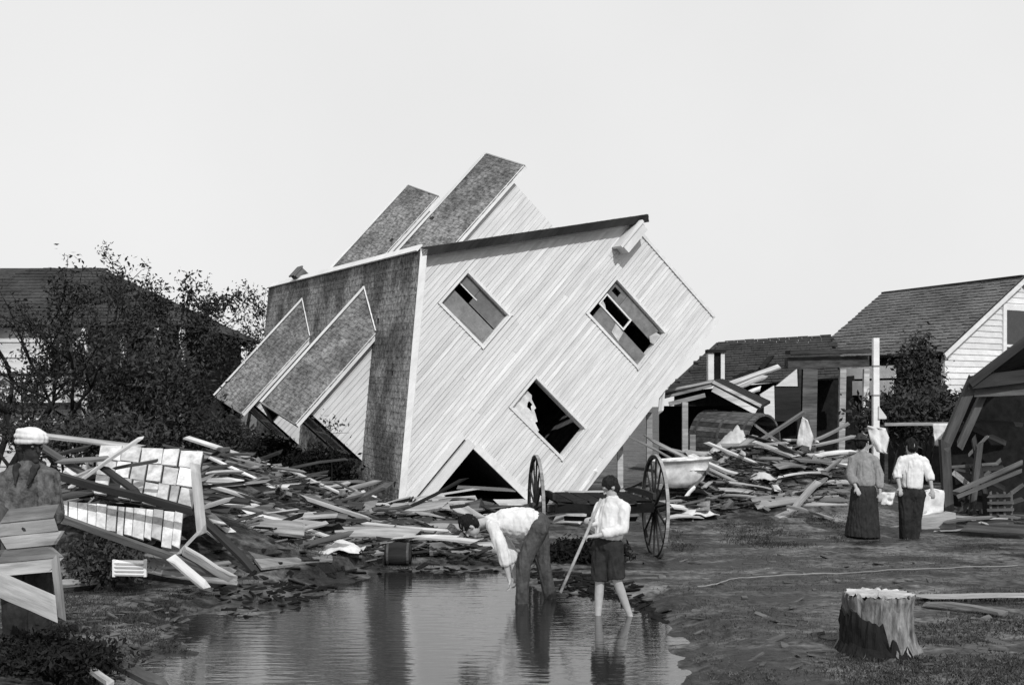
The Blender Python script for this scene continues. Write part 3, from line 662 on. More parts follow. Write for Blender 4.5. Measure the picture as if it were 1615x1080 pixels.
# cloth heaps
def heap(name, label, prof, d, dep, mm, cat='cloth', base=None):
    """crumpled heap: prof = list of (u, v) outline points left to right, extruded in depth with falloff"""
    m = MB(); n = len(prof)*4; rows = 9; P = []
    for j in range(rows):
        s = j/(rows-1)*2-1; fall = max(0, 1-abs(s)**1.6)
        for i in range(n+1):
            f = i/n*(len(prof)-1); k = min(int(f), len(prof)-2); fr = f-k
            u = prof[k][0]*(1-fr)+prof[k+1][0]*fr; v = prof[k][1]*(1-fr)+prof[k+1][1]*fr
            p = A(u, v, d); b = base if base is not None else gz(p.x, d)
            z = b-.03+(p.z-b)*fall*(1+.05*nz((i*.7, j*1.1, d)))+.03*nz((i*1.3, j*1.7, 2*d))*fall
            P.append(V((p.x+.03*nz((i, j, 5)), d+s*dep+.04*nz((i*.8, j, 1)), z)))
    m.v = P; m.f = [(j*(n+1)+i, j*(n+1)+i+1, (j+1)*(n+1)+i+1, (j+1)*(n+1)+i) for j in range(rows-1) for i in range(n)]
    return tag(m.build(name, M_[mm], None, True), label, cat)
heap('canvas_heap', 'pale pointed heap of canvas before the fallen cistern', [(1115, 712), (1135, 695), (1150, 678), (1162, 668), (1172, 676), (1180, 698), (1192, 688), (1203, 695), (1228, 712)], 23.2, .5, 'rag')
heap('crumpled_sheet', 'white crumpled sheet beside the bathtub in the wreckage', [(1184, 745), (1192, 743), (1215, 742), (1240, 744)], 20.5, .15, 'cloth', base=.45)
heap('crumpled_sheet', 'white sheet lying in the dark porch gap behind the bending person', [(696, 814), (706, 800), (722, 806), (736, 797), (748, 805), (762, 801), (778, 813)], 20.5, .3, 'cloth')
# bathtub
bt = A(1075, 768, 19.5); tb = thing('bathtub', 'white rounded bathtub lying among the broken boards', 'bathtub', bt)
m = MB(); n = 28; R1 = [(.0, .0, .06), (.20, .0, .10), (.36, .10, .16), (.43, .3, .2), (.45, .42, .22), (.48, .43, .25), (.42, .425, .2), (.33, .12, .13), (.0, .05, .05)]
for (rx, zz, ry) in [(r[0], r[1], r[2]) for r in R1]:
    for k in range(n):
        th = 2*math.pi*k/n; m.v.append(bt+V((max(rx, .02)*1.05*math.cos(th), max(ry, .02)*1.2*math.sin(th), zz*1.05+.06*math.cos(th)*rx)))
for j in range(len(R1)-1):
    for k in range(n): m.f.append((j*n+k, j*n+(k+1) % n, (j+1)*n+(k+1) % n, (j+1)*n+k))
m.build('tub', M_['enamel'], tb, True)
m = MB(); m.tube([bt+V((.5*math.cos(t_*.22), .3*math.sin(t_*.22), .47+.03*math.cos(t_*.22))) for t_ in range(29)], .022, 8); m.build('rim', M_['enamel'], tb, True)
heap('crumpled_sheet', 'white cloth draped over the end of the bathtub', [(1066, 738), (1075, 726), (1095, 727), (1108, 735), (1114, 746)], 19.45, .18, 'cloth', base=bt.z+.33)

# ------------------------------------------------------------------ the cart
CA = V((math.cos(.12), math.sin(.12), 0))
pr = G(1033, 882, .03); pl = pr-CA*1.62
WR = .71
cart = thing('hand_cart', 'two-wheeled cart with tall spoked wheels standing behind the two waders', 'cart', (pr+pl)/2)
def wheel(c):
    e1, e2 = CA.cross(V((0, 0, 1))).normalized(), V((0, 0, 1))
    def ring(ro, ri, hw, n=40):
        m = MB()
        for k in range(n):
            th = 2*math.pi*k/n; d = e1*math.cos(th)+e2*math.sin(th)
            m.v += [c+d*ri-CA*hw, c+d*ro-CA*hw, c+d*ro+CA*hw, c+d*ri+CA*hw]
        for k in range(n):
            a, b = 4*k, 4*((k+1) % n)
            for j in range(4): m.f.append((a+j, a+(j+1) % 4, b+(j+1) % 4, b+j))
        return m
    w = ring(WR-.01, WR-.058, .02).build('wheel', M_['dark'], cart)
    ring(WR, WR-.0105, .021).build('tyre', M_['wood'], w)
    m = MB(); m.tube([c-CA*.16, c-CA*.13, c-CA*.05, c+CA*.05, c+CA*.13, c+CA*.16], [.04, .055, .08, .08, .055, .04], 14); m.build('hub', M_['dark'], w)
    for k in range(14):
        th = 2*math.pi*(k+.3)/14; d = e1*math.cos(th)+e2*math.sin(th)
        m = MB(); m.tube([c+d*.09, c+d*.35, c+d*(WR-.07)], [.019, .014, .013], 6); m.build('spoke', M_['dark'], w)
cr_, cl_ = pr+V((0, 0, WR)), pl+V((0, 0, WR))
wheel(cr_); wheel(cl_)
m = MB(); m.bar(cl_, cr_, .07, .07); m.build('axle', M_['metal'], cart)
fw = V((-CA.y, CA.x, 0)); mid = (cr_+cl_)/2
for k in range(6):
    o_ = mid+CA*(-.52+k*.21)
    child_board(cart, o_-fw*.6+V((0, 0, .12)), o_+fw*.95+V((0, 0, .12)), .2, .03, 'black', 'bed_board')
for s in (-.66, .66):
    child_board(cart, mid+CA*s-fw*.6+V((0, 0, .2)), mid+CA*s+fw*.95+V((0, 0, .17)), .04, .08, 'dark', 'side_board')
    child_board(cart, mid+CA*s*.8+fw*.9+V((0, 0, .06)), mid+CA*s*.6+fw*2.6+V((0, 0, -.35)), .07, .07, 'dark', 'shaft')
child_board(cart, mid-CA*.66-fw*.62+V((0, 0, .04)), mid+CA*.66-fw*.62+V((0, 0, .04)), .03, .12, 'black', 'tail_board')
child_board(cart, mid-CA*.5-fw*.5+V((0, 0, -.1)), mid+CA*.45-fw*.45+V((0, 0, -.12)), .03, .06, 'black', 'cross_bar')

# ------------------------------------------------------------------ stump, foreground boards, wire
sc = G(1386, 1034, .05); st = thing('tree_stump', 'broad pale tree stump with dark split side standing in the mud', 'stump', sc)
m = MB(); n = 84; prof = [(-.1, 1.25), (.0, 1.16), (.06, 1.1), (.12, 1.04), (.2, 1.0), (.3, .96), (.4, .97), (.48, 1.0), (.515, .97)]
for (zz, rr) in prof:
    for k in range(n):
        th = 2*math.pi*k/n; f = 1+.05*math.sin(th*5+1)*(1.4-zz)+.10*nz((math.cos(th)*3, math.sin(th)*3, zz*2))-.09*abs(nz((math.cos(th)*7, math.sin(th)*7, zz*1.5)))*1.6+.09*nz((math.cos(th)*19, math.sin(th)*19, zz*7))
        if zz < .1: f *= 1+.12*max(0, math.sin(th*3+.6))
        m.v.append(sc+V((.285*rr*f*math.cos(th), .27*rr*f*math.sin(th), zz+(.05*nz((k*.4, 1, 2)) if zz > .45 else 0))))
for j in range(len(prof)-1):
    for k in range(n): m.f.append((j*n+k, j*n+(k+1) % n, (j+1)*n+(k+1) % n, (j+1)*n+k))
stw = mat('stump_wood', .165, .8, 11, .95, .8, 18, rnd=0, stretch=(1.2, 1.2, .35), big=.45, bigscale=3)
m.build('bole', stw, st, False)
m = MB(); i0 = [sc+V(((.27+.03*nz((k*.5, 7, 1)))*math.cos(2*math.pi*k/n), (.255+.03*nz((k*.5, 7, 1)))*math.sin(2*math.pi*k/n), .515+.03*nz((k*.6, 3, 1)))) for k in range(n)]
m.v = i0+[sc+V((0, 0, .53))]; m.f = [(k, (k+1) % n, n) for k in range(n)]; m.build('sawn_top', M_['pale'], st)
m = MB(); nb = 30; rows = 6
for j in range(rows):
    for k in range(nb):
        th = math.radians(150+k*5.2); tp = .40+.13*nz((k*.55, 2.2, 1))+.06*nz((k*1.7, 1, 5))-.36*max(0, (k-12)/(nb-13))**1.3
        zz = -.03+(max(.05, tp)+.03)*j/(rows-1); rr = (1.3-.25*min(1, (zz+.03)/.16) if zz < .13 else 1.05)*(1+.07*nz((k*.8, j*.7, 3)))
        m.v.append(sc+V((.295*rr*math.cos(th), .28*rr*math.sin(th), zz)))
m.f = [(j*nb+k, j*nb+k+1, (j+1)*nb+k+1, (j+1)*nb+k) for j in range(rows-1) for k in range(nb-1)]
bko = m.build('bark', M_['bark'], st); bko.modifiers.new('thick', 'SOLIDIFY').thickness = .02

fg = 'pale boards lying in the mud'
board(G(1452, 940, .14), G(1625, 938, .15), .13, .03, 'wood', 'upper of two pale boards lying in the mud beside the stump', fg)
board(G(1458, 952, .13), G(1575, 966, .14), .12, .03, 'wood', 'lower of two pale boards lying in the mud beside the stump', fg, bow=.03)
board(G(108, 1005, .22), G(250, 1078, .2), .13, .04, 'mid', 'weathered plank sloping down the dark bank by the puddle', 'planks on the bank')
board(G(132, 1046, .25), G(172, 1076, .25), .05, .03, 'pale', 'thin white stick lying on the dark bank', 'planks on the bank')
m = MB(); pts = [G(1100, 940), G(1130, 936), G(1165, 925), G(1200, 922), G(1300, 920), G(1400, 914), G(1500, 910), G(1630, 904)]
P2 = []
for a, b in zip(pts, pts[1:]):
    for k in range(5):
        p = a.lerp(b, k/5); p.z = gz(p.x, p.y)+.022; P2.append(p)
m.tube(P2, .007, 6); tag(m.build('rope', M_['wire'], None, True), 'pale rope stretched along the muddy ground behind the stump', 'rope')

# ------------------------------------------------------------------ fallen white panels (left)
fp = thing('fallen_panel', 'upper white boarded panel lying broken on the wreckage by the turbaned person', 'wall panel', A(250, 860, 13.2), 'fallen white wall panels')
def lerp2(q, s, t): a = q[0].lerp(q[1], s); b = q[3].lerp(q[2], s); return a.lerp(b, t)
Q = [A(158, 700, 13.6), A(320, 712, 13.4), A(302, 806, 12.9), A(146, 778, 13.0)]
nrm = (Q[1]-Q[0]).cross(Q[3]-Q[0]).normalized()
for r_, (t0, t1) in enumerate(((0, .30), (.31, .62), (.63, 1))):
    nseg = (5, 6, 8)[r_]; s0 = 0
    for k in range(nseg):
        s1 = (k+1)/nseg+rng.uniform(-.03, .03) if k < nseg-1 else 1
        if rng.random() < .96:
            m = MB(); g_ = .004+.006*rng.random(); off = nrm*rng.uniform(-.012, .012)
            j_ = lambda: rng.uniform(-.006, .006); o2 = nrm*rng.uniform(-.02, .02); m.prism([lerp2(Q, s0+g_+j_(), t0+j_())+off, lerp2(Q, s1-g_+j_(), t0+j_())+o2, lerp2(Q, s1-g_+j_(), t1-rng.uniform(0, .02))+o2, lerp2(Q, s0+g_+j_(), t1-rng.uniform(0, .02))+off], nrm*.025); m.build('board', M_['panel'], fp)
        s0 = s1
m = MB(); m.prism([q+nrm*.05 for q in Q], nrm*.02); m.build('backing', M_['dark'], fp)
for s in (.1, .5, .9): child_board(fp, lerp2(Q, s, 0)+nrm*.1, lerp2(Q, s, 1)+nrm*.1, .08, .05, 'mid', 'batten')
fp2 = thing('fallen_panel', 'lower white boarded panel with ragged ends under the dark beam', 'wall panel', A(190, 890, 12.8), 'fallen white wall panels')
Q = [A(92, 788, 12.7), A(290, 808, 12.6), A(286, 866, 12.4), A(94, 822, 12.5)]
nrm = (Q[1]-Q[0]).cross(Q[3]-Q[0]).normalized(); s0 = 0; nseg = 13
for k in range(nseg):
    s1 = (k+1)/nseg+rng.uniform(-.012, .012); e = rng.uniform(-.12, .08); g_ = rng.choice((.003, .004, .009))
    m = MB(); off = nrm*rng.uniform(-.012, .012)
    m.prism([lerp2(Q, s0+g_, 0)+off, lerp2(Q, s1-g_, 0)+off, lerp2(Q, s1-g_-.01, 1+e)+off, lerp2(Q, s0+g_-.01, 1+e+rng.uniform(-.06, .06))+off], nrm*.025); m.build('board', M_['panel'], fp2); s0 = s1
child_board(fp2, Q[0]+nrm*.06, Q[1]+nrm*.06, .08, .05, 'mid', 'batten')
child_board(fp2, lerp2(Q, 0, .6)+nrm*.06, lerp2(Q, 1, .6)+nrm*.06, .08, .05, 'mid', 'batten')
LB = 'timbers lying over the fallen white panels'
for a, b, d, w, t, mm, lab in (
    ((112, 768), (216, 694), 12.6, .10, .03, 'pale', 'white plank slanting up across the fallen panels'),
    ((80, 748), (303, 806), 12.35, .05, .08, 'dark', 'long dark beam crossing between the two fallen panels'),
    ((60, 686), (225, 706), 13.7, .10, .03, 'wood', 'pale plank along the top edge of the fallen panels'),
    ((95, 815), (365, 912), 12.0, .05, .07, 'mid', 'long timber under the lower panel running down to the mud'),
    ((276, 884), (326, 926), 11.7, .11, .03, 'pale', 'short white board propped below the lower panel'),
    ((290, 868), (368, 914), 11.9, .05, .09, 'wood', 'grey timber end poking out below the lower panel'),
    ((308, 738), (318, 838), 12.7, .11, .05, 'pale', 'short upright white post at the end of the panels'),
    ((286, 868), (316, 836), 12.5, .10, .03, 'pale', 'small white board leaning at the foot of the upright post'),
    ((160, 735), (215, 775), 12.6, .09, .03, 'mid', 'dark board slanting down over the upper panel'),
    ((95, 728), (175, 722), 13.0, .10, .03, 'wood', 'grey board lying flat above the dark beam'),
    ((70, 720), (140, 705), 13.2, .08, .03, 'dark', 'blackened board beside the turbaned person'),
    ((85, 765), (150, 740), 12.7, .10, .03, 'pale', 'white board end beside the turbaned person'),
    ((180, 738), (250, 726), 12.75, .04, .03, 'mid', 'thin dark lath lying on the upper panel'),
    ((60, 700), (130, 745), 13.1, .09, .03, 'mid', 'weathered plank crossing behind the turbaned person')):
    board(A(*a, d), A(*b, d-.1), w, t, mm, lab, LB, up=(0, -.35, 1))
for k in range(60):
    u, v, d_ = rng.uniform(75, 335), rng.uniform(705, 800), rng.uniform(13.75, 14.5); p = A(u, v, d_); p.z = min(p.z, gz(p.x, p.y)+.45); L = rng.uniform(.4, 1.3); an = rng.gauss(0, .5); pt = rng.gauss(0, .25)
    dv = V((math.cos(an)*math.cos(pt), .4*math.sin(an), math.sin(pt)))*L/2; mm = rng.choices(('wood', 'mid', 'dark', 'pale'), (4, 4, 3, 3))[0]; tone = {'wood': 'grey', 'mid': 'brownish', 'dark': 'blackened', 'pale': 'white'}[mm]
    board(p-dv, p+dv, rng.uniform(.06, .16), rng.uniform(.02, .04), mm, tone+' board in the pile behind the fallen white panels', tone+' boards behind the white panels', up=(rng.gauss(0, .3), rng.gauss(-.4, .3), 1), name='piled_board', ragged=.1)
# dark stuff below the panels: heaped timber ends
lv = thing('louvre_shutter', 'small white louvred shutter lying on the bank beneath the panels', 'shutter', A(202, 908, 12.2))
for k in range(4):
    a, b = A(181, 886+k*6, 12.2), A(228, 887+k*6, 12.2); m = MB(); m.bar(a, b, .05, .022, up=(0, -.6, 1)); m.build('slat', M_['trim'], lv)
for u in (180, 229): m = MB(); m.bar(A(u, 882, 12.2), A(u, 909, 12.2), .03, .03); m.build('stile', M_['trim'], lv)
# ------------------------------------------------------------------ slatted crate, stake and sheet by the man
ck = thing('slatted_crate', 'grey slatted crate standing in front of the turbaned person', 'crate', A(45, 910, 8.2))
for k in range(5):
    v = 800+k*21; child_board(ck, A(4, v+14, 8.2), A(84+k*1.5, v+6, 8.15), .094, .02, 'wood', 'slat', up=(0, -1, .1))
for u in (8, 80): child_board(ck, A(u, 803, 8.24), A(u+3, 905, 8.24), .06, .03, 'mid', 'upright', up=(0, -1, 0))
m = MB(); m.prism([A(0, 806, 8.3), A(84, 800, 8.3), A(88, 902, 8.3), A(0, 910, 8.3)], (0, .04, 0)); m.build('back_panel', M_['dark'], ck)
board(A(86, 876, 8.1), A(97, 972, 8.1), .045, .045, 'wood', 'thin wooden stake upright beside the slatted crate', None, up=(0, 1, 0), name='stake', cat='stake')
board(A(8, 925, 7.9), A(84, 958, 7.9), .16, .02, 'wood', 'pale board leaning under the slatted crate', None, up=(0, -1, .3))

# ------------------------------------------------------------------ dark collapsed shed (right edge)
ds = thing('collapsed_shed', 'dark collapsed shed with leaning frame and junk inside beside the people', 'shed', G(1560, 832))
def sb(a, b, da, db, w, t, mm, nm='frame_post', up=(0, 1, 0)): return child_board(ds, A(*a, da), A(*b, db), w, t, mm, nm, up=up)
sb((1498, 832), (1489, 700), 19.6, 19.5, .16, .12, 'mid'); sb((1489, 705), (1536, 598), 19.5, 19.4, .17, .12, 'mid'); sb((1515, 700), (1560, 600), 19.7, 19.6, .12, .1, 'mid')
sb((1530, 603), (1640, 590), 19.3, 19.3, .22, .14, 'dark', 'top_plate'); sb((1536, 600), (1640, 520), 19.2, 19.0, .14, .05, 'dark', 'rafter')
sb((1540, 612), (1640, 608), 19.4, 19.4, .3, .05, 'mid', 'wall_board'); sb((1508, 775), (1610, 730), 19.0, 19.0, .07, .07, 'mid', 'pole')
sb((1512, 782), (1610, 742), 18.95, 18.95, .06, .05, 'mid', 'pole'); sb((1530, 825), (1545, 700), 19.8, 19.8, .1, .08, 'mid'); sb((1562, 820), (1535, 690), 19.9, 20, .08, .06, 'mid')
m = MB(); m.prism([A(1500, 832, 20.6), A(1660, 832, 20.6), A(1660, 560, 20.6), A(1545, 603, 20.6), A(1495, 700, 20.6)], (0, .08, 0)); m.build('back_boards', M_['black'], ds)  # black backing: the shed's inner shade put into the boards' colour
m = MB(); m.prism([A(1538, 598, 19.2), A(1660, 510, 19.0), A(1700, 540, 22), A(1560, 600, 22)], (0, 0, .05)); m.build('roof_sheet', M_['dark'], ds)
for k in range(16):
    u, v = rng.uniform(1515, 1600), rng.uniform(660, 815); an = rng.uniform(-1, 1); L = rng.uniform(15, 45)
    sb((u-L*math.cos(an), v-L*math.sin(an)), (u+L*math.cos(an), v+L*math.sin(an)), rng.uniform(19.9, 20.4), rng.uniform(19.9, 20.4), rng.uniform(.04, .1), .03, rng.choice(('dark', 'mid', 'dark', 'wood')), 'broken_board')
bx = thing('wicker_crate', 'dark openwork crate inside the collapsed shed', 'crate', A(1578, 832, 19.2))
for k in range(5): child_board(bx, A(1560, 782+k*11, 19.1), A(1596, 781+k*11, 19.1), .05, .02, 'mid', 'slat', up=(0, -1, 0))
for k in range(4): child_board(bx, A(1562+k*11, 776, 19.15), A(1563+k*11, 832, 19.15), .04, .02, 'mid', 'upright', up=(0, -1, 0))
m = MB(); m.box(tuple(A(1561, 830, 19.3)), tuple(A(1595, 780, 19.3)+V((0, .3, 0)))); m.build('crate_body', M_['dark'], bx)

# laundry and line
lp = thing('fence_rail', 'thin grey rail behind the two standing people carrying white washing', 'rail', G(1450, 800))
m = MB(); m.bar(A(1395, 669, 23), A(1512, 668, 23), .06, .06); m.build('rail', M_['wood'], lp)
for u in (1397, 1508): p = A(u, 668, 23.05); m = MB(); m.bar((p.x, p.y, 0), p, .07, .07, up=(0, 1, 0)); m.build('post', M_['mid'], lp)
def hang(name, label, pts, d, mm, cat='cloth', dep=.018):
    """cloth hanging from its top edge: outline in a vertical sheet with folds, real thickness"""
    us = [p[0] for p in pts]; c = sum(us)/len(us); n = 14; m = MB()
    top = sorted(pts, key=lambda p: p[1])
    # scanline rows
    vmin, vmax = top[0][1], top[-1][1]; rows = 12; P = []
    for j in range(rows+1):
        v = vmin+(vmax-vmin)*(j/rows*.998+.001); xs_ = []
        for a, b in zip(pts, pts[1:]+pts[:1]):
            if (a[1]-v)*(b[1]-v) < 0: xs_.append(a[0]+(b[0]-a[0])*(v-a[1])/(b[1]-a[1]))
        x0, x1 = (min(xs_), max(xs_)) if len(xs_) >= 2 else (c, c)
        for i in range(n+1):
            u = x0+(x1-x0)*i/n; P.append(A(u, v, d)+V((0, dep*math.sin(i*.9+j*.2)*(.4+j/rows)+dep*2*nz((i*.35, j*.3, d)), 0)))
    k = n+1; m.v = P; m.f = [(j*k+i, j*k+i+1, (j+1)*k+i+1, (j+1)*k+i) for j in range(rows) for i in range(n)]
    o = m.build(name, M_[mm], None, True); so_ = o.modifiers.new('thick', 'SOLIDIFY'); so_.thickness = .012
    return tag(o, label, cat)
hang('hanging_cloth', 'square white cloth hanging on the rail beside the dark shed', [(1471, 668), (1504, 668), (1497, 705), (1475, 703)], 22.9, 'cloth')
hang('hanging_cloth', 'white garment with split hem hanging low beside the white-shirted person', [(1452, 775), (1468, 770), (1490, 774), (1488, 808), (1462, 812), (1444, 815), (1447, 790)], 18.6, 'cloth')
hang('hanging_cloth', 'ragged white cloth draped below the tall white post', [(1368, 672), (1396, 674), (1402, 690), (1398, 715), (1384, 712), (1372, 690)], 20.5, 'cloth')
hang('hanging_cloth', 'small white cloth between the two standing people', [(1388, 776), (1412, 776), (1408, 796), (1390, 796)], 18.3, 'cloth')
hang('hanging_cloth', 'narrow pale cloth tied on a stake before the cistern', [(1265, 658), (1272, 660), (1283, 690), (1278, 712), (1266, 716), (1257, 700), (1260, 678)], 22.0, 'rag')
p = A(1272, 660, 22.1); board((p.x, p.y, gz(p.x, p.y)-.05), p, .09, .07, 'mid', 'dark stake holding the pale cloth', up=(0, 1, 0), name='stake', cat='stake')
board(A(1380, 835, 18.4), A(1420, 832, 18.4), .1, .06, 'wood', 'grey block lying between the two standing people')
board(A(1446, 825, 18.4), A(1500, 822, 18.5), .3, .25, 'wood', 'low grey box under the white garment', name='box', cat='box', ragged=0)

# ------------------------------------------------------------------ placed planks in the wreckage
WL = 'planks in the heap before the dormers'; WRG = 'planks in the heap behind the cart'
for a, b, d, w, t, mm, lab in (
    ((328, 764), (478, 818), 17.2, .06, .04, 'pale', 'long thin white batten sloping down the heap before the dormers'),
    ((326, 776), (452, 768), 18.2, .12, .03, 'pale', 'broad pale plank lying level on the heap before the dormers'),
    ((345, 735), (448, 778), 19.0, .10, .04, 'wood', 'grey plank behind the broad pale plank on the heap'),
    ((322, 806), (380, 852), 14.4, .12, .03, 'pale', 'short white plank by the upright post, sloping to the grey panel'),
    ((322, 832), (352, 852), 14.0, .12, .03, 'pale', 'white board stub below the short white plank'),
    ((318, 818), (412, 912), 13.6, .10, .05, 'dark', 'dark timber slanting along the edge of the grey panel'),
    ((470, 797), (506, 803), 18.0, .13, .03, 'pale', 'bent white board piece on the heap, flat end'),
    ((500, 800), (526, 822), 17.9, .12, .03, 'pale', 'bent white board piece on the heap, drooping end'),
    ((588, 868), (626, 828), 16.8, .15, .03, 'wood', 'pale board propped steeply before the roof corner'),
    ((520, 868), (604, 884), 15.8, .05, .03, 'wood', 'thin pale lath pointing at the dark keg'),
    ((642, 894), (704, 893), 15.2, .05, .03, 'pale', 'thin pale strip lying at the puddle edge beside the keg'),
    ((622, 828), (790, 822), 18.5, .08, .04, 'wood', 'long grey plank lying before the porch gap'),
    ((640, 846), (730, 838), 17.5, .10, .03, 'mid', 'weathered plank before the long grey plank'),
    ((626, 868), (764, 852), 16.5, .14, .04, 'wood', 'wide grey plank between the keg and the bending person'),
    ((650, 880), (770, 872), 15.9, .10, .03, 'mid', 'brown plank at the puddle edge behind the bending person'),
    ((360, 792), (560, 850), 16.6, .10, .05, 'mid', 'long dark timber running down the heap toward the keg'),
    ((380, 815), (600, 868), 15.9, .09, .04, 'mid', 'long weathered timber above the grey panel'),
    ((400, 760), (520, 790), 18.6, .12, .03, 'wood', 'grey plank lying below the far dormer'),
    ((330, 850), (420, 880), 14.6, .12, .03, 'wood', 'grey plank beside the tilted grey panel')):
    board(A(*a, d), A(*b, d-.2), w, t, mm, lab, WL, up=(0, -.3, 1), bow=rng.uniform(-.02, .03))
for a, b, d, w, t, mm, lab in (
    ((1058, 845), (1312, 828), 18.4, .07, .05, 'pale', 'long white plank lying along the front of the heap behind the cart'),
    ((1055, 797), (1112, 806), 18.8, .15, .03, 'pale', 'broad white board beside the cart wheel'),
    ((1050, 816), (1106, 814), 18.5, .10, .03, 'pale', 'narrow white board under the broad white board by the wheel'),
    ((1192, 836), (1252, 806), 18.7, .14, .04, 'wood', 'lower half of a split grey plank curving up the heap'),
    ((1248, 808), (1288, 762), 18.8, .12, .04, 'wood', 'upper half of a split grey plank curving up the heap'),
    ((1185, 818), (1262, 800), 19.0, .11, .03, 'wood', 'pale plank crossing behind the split grey plank'),
    ((1242, 798), (1312, 818), 18.6, .07, .04, 'wood', 'thin plank crossing the split grey plank'),
    ((1095, 832), (1205, 800), 19.2, .11, .04, 'mid', 'brown plank rising from the long white plank'),
    ((1038, 704), (1138, 732), 22.5, .10, .04, 'wood', 'grey plank sloping below the porch posts'),
    ((1200, 694), (1268, 650), 23.0, .07, .06, 'wood', 'thin pole leaning up beside the cistern mouth'),
    ((1275, 698), (1338, 668), 22.8, .06, .05, 'wood', 'pole leaning beside the shed post'),
    ((1280, 704), (1345, 688), 22.4, .08, .04, 'wood', 'grey board under the leaning pole by the shed post'),
    ((1220, 694), (1262, 720), 22.0, .07, .04, 'pale', 'pale batten sloping toward the cloth on the stake'),
    ((1238, 694), (1290, 696), 22.3, .06, .03, 'pale', 'short pale lath behind the cloth on the stake'),
    ((1085, 776), (1116, 738), 19.3, .07, .04, 'mid', 'dark board propped against the bathtub end'),
    ((1083, 782), (1096, 768), 19.0, .05, .03, 'pale', 'small white splinter below the bathtub'),
    ((1130, 722), (1228, 716), 22.3, .10, .06, 'dark', 'dark timber lying under the canvas heap'),
    ((1205, 728), (1252, 724), 21.4, .12, .03, 'pale', 'pale board on top of the heap by the stake'),
    ((1280, 720), (1345, 712), 21.0, .14, .03, 'pale', 'white plank behind the grey-bloused person'),
    ((1282, 740), (1335, 732), 20.5, .14, .03, 'pale', 'white plank lying before another behind the grey-bloused person'),
    ((1300, 745), (1325, 725), 20.2, .06, .04, 'wood', 'short stick propped on the white plank'),
    ((1290, 762), (1335, 760), 20.0, .14, .03, 'wood', 'topmost grey plank of the low stack behind the people'),
    ((1262, 778), (1335, 775), 19.6, .16, .03, 'wood', 'middle grey plank of the low stack behind the people'),
    ((1255, 795), (1335, 793), 19.3, .16, .03, 'wood', 'wide grey plank of the low stack behind the people'),
    ((1250, 812), (1335, 812), 19.0, .18, .03, 'wood', 'lowest grey plank of the low stack behind the people'),
    ((1130, 775), (1205, 757), 20.0, .14, .03, 'mid', 'brown plank rising beside the white sheet'),
    ((1150, 790), (1230, 770), 19.6, .12, .03, 'mid', 'brown plank lying before the white sheet'),
    ((1110, 765), (1165, 745), 20.5, .12, .03, 'wood', 'grey plank rising from the bathtub'),
    ((1000, 795), (1022, 770), 20.0, .12, .03, 'wood', 'grey board leaning behind the wheel hub'),
    ((985, 790), (1012, 798), 18.5, .09, .03, 'pale', 'white board end beside the shoulder of the wader in breeches'),
    ((905, 800), (985, 806), 20.0, .10, .03, 'mid', 'brown plank under the cottage sill'),
    ((866, 790), (906, 790), 20.6, .14, .12, 'wood', 'square grey block under the lowest corner of the cottage'),
    ((906, 788), (940, 742), 21.6, .09, .05, 'pale', 'white stick leaning along the cottage sill'),
    ((725, 768), (806, 772), 22.4, .12, .03, 'wood', 'pale plank inside the dark porch gap')):
    board(A(*a, d), A(*b, d+.15), w, t, mm, lab, WRG, up=(0, -.3, 1), bow=rng.uniform(-.02, .03))
# tilted grey panel of planks
tp = thing('tilted_panel', 'grey plank panel lying tilted at the edge of the puddle', 'wall panel', A(440, 905, 14))
Q = [q+V((0, 0, .1)) for q in (A(345, 850, 15.2), A(535, 856, 15.9), A(525, 897, 14.2), A(412, 921, 13.4))]
for q in Q: q.z = max(q.z, gz(q.x, q.y)+.06)
nrm = (Q[1]-Q[0]).cross(Q[3]-Q[0]).normalized()
for k in range(6):
    t0, t1 = k/6+.006, (k+1)/6-.006; m = MB(); o_ = nrm*rng.uniform(-.01, .01)
    m.prism([lerp2(Q, rng.uniform(0, .03), t0)+o_, lerp2(Q, 1-rng.uniform(0, .06), t0)+o_, lerp2(Q, 1-rng.uniform(0, .06), t1)+o_, lerp2(Q, rng.uniform(0, .03), t1)+o_], nrm*.03); m.build('plank', M_['wood'], tp)
# keg
kg = A(628, 888, 14.9); kg.z = gz(kg.x, kg.y)+.13; kt = thing('keg', 'small dark keg lying at the edge of the puddle', 'keg', kg)
m = MB(); m.tube([kg+V((-.17, 0, 0)), kg+V((-.1, 0, 0)), kg, kg+V((.1, 0, 0)), kg+V((.17, 0, 0))], [.12, .145, .155, .145, .12], 18); m.build('barrel', M_['dark'], kt, True)
for x in (-.13, .13): m = MB(); m.tube([kg+V((x-.015, 0, 0)), kg+V((x+.015, 0, 0))], .145, 18); m.build('hoop', M_['metal'], kt)
board(A(605, 897, 15.1), A(640, 897, 15.1), .06, .03, 'pale', 'short pale strip lying in front of the keg')

RS = 'scraps on the low shed roof'
for a, b, d, w, mm, lab in (((1150, 606), (1228, 578), 29.6, .16, 'pale', 'long white board thrown on the low shed roof'), ((1160, 612), (1205, 594), 29.2, .14, 'pale', 'white board beside the long one on the shed roof'), ((1172, 622), (1200, 612), 28.8, .12, 'pale', 'small white board at the edge of the shed roof'),
    ((1158, 597), (1186, 586), 29.8, .14, 'black', 'dark charred scrap on the low shed roof'), ((1200, 582), (1216, 562), 29.9, .14, 'black', 'dark upright scrap standing on the low shed roof'), ((1190, 590), (1222, 576), 29.9, .2, 'black', 'dark lump of rubbish on the low shed roof')):
    board(A(*a, d), A(*b, d+.2), w, .05, mm, lab, RS, up=(0, -.6, 1))
shrub('dark heap of rubbish lying below the cart bed', A(905, 878, 15.0), .5, .35, .17, 6500, .035, 'leaf_shade', seed=21, stems=16)

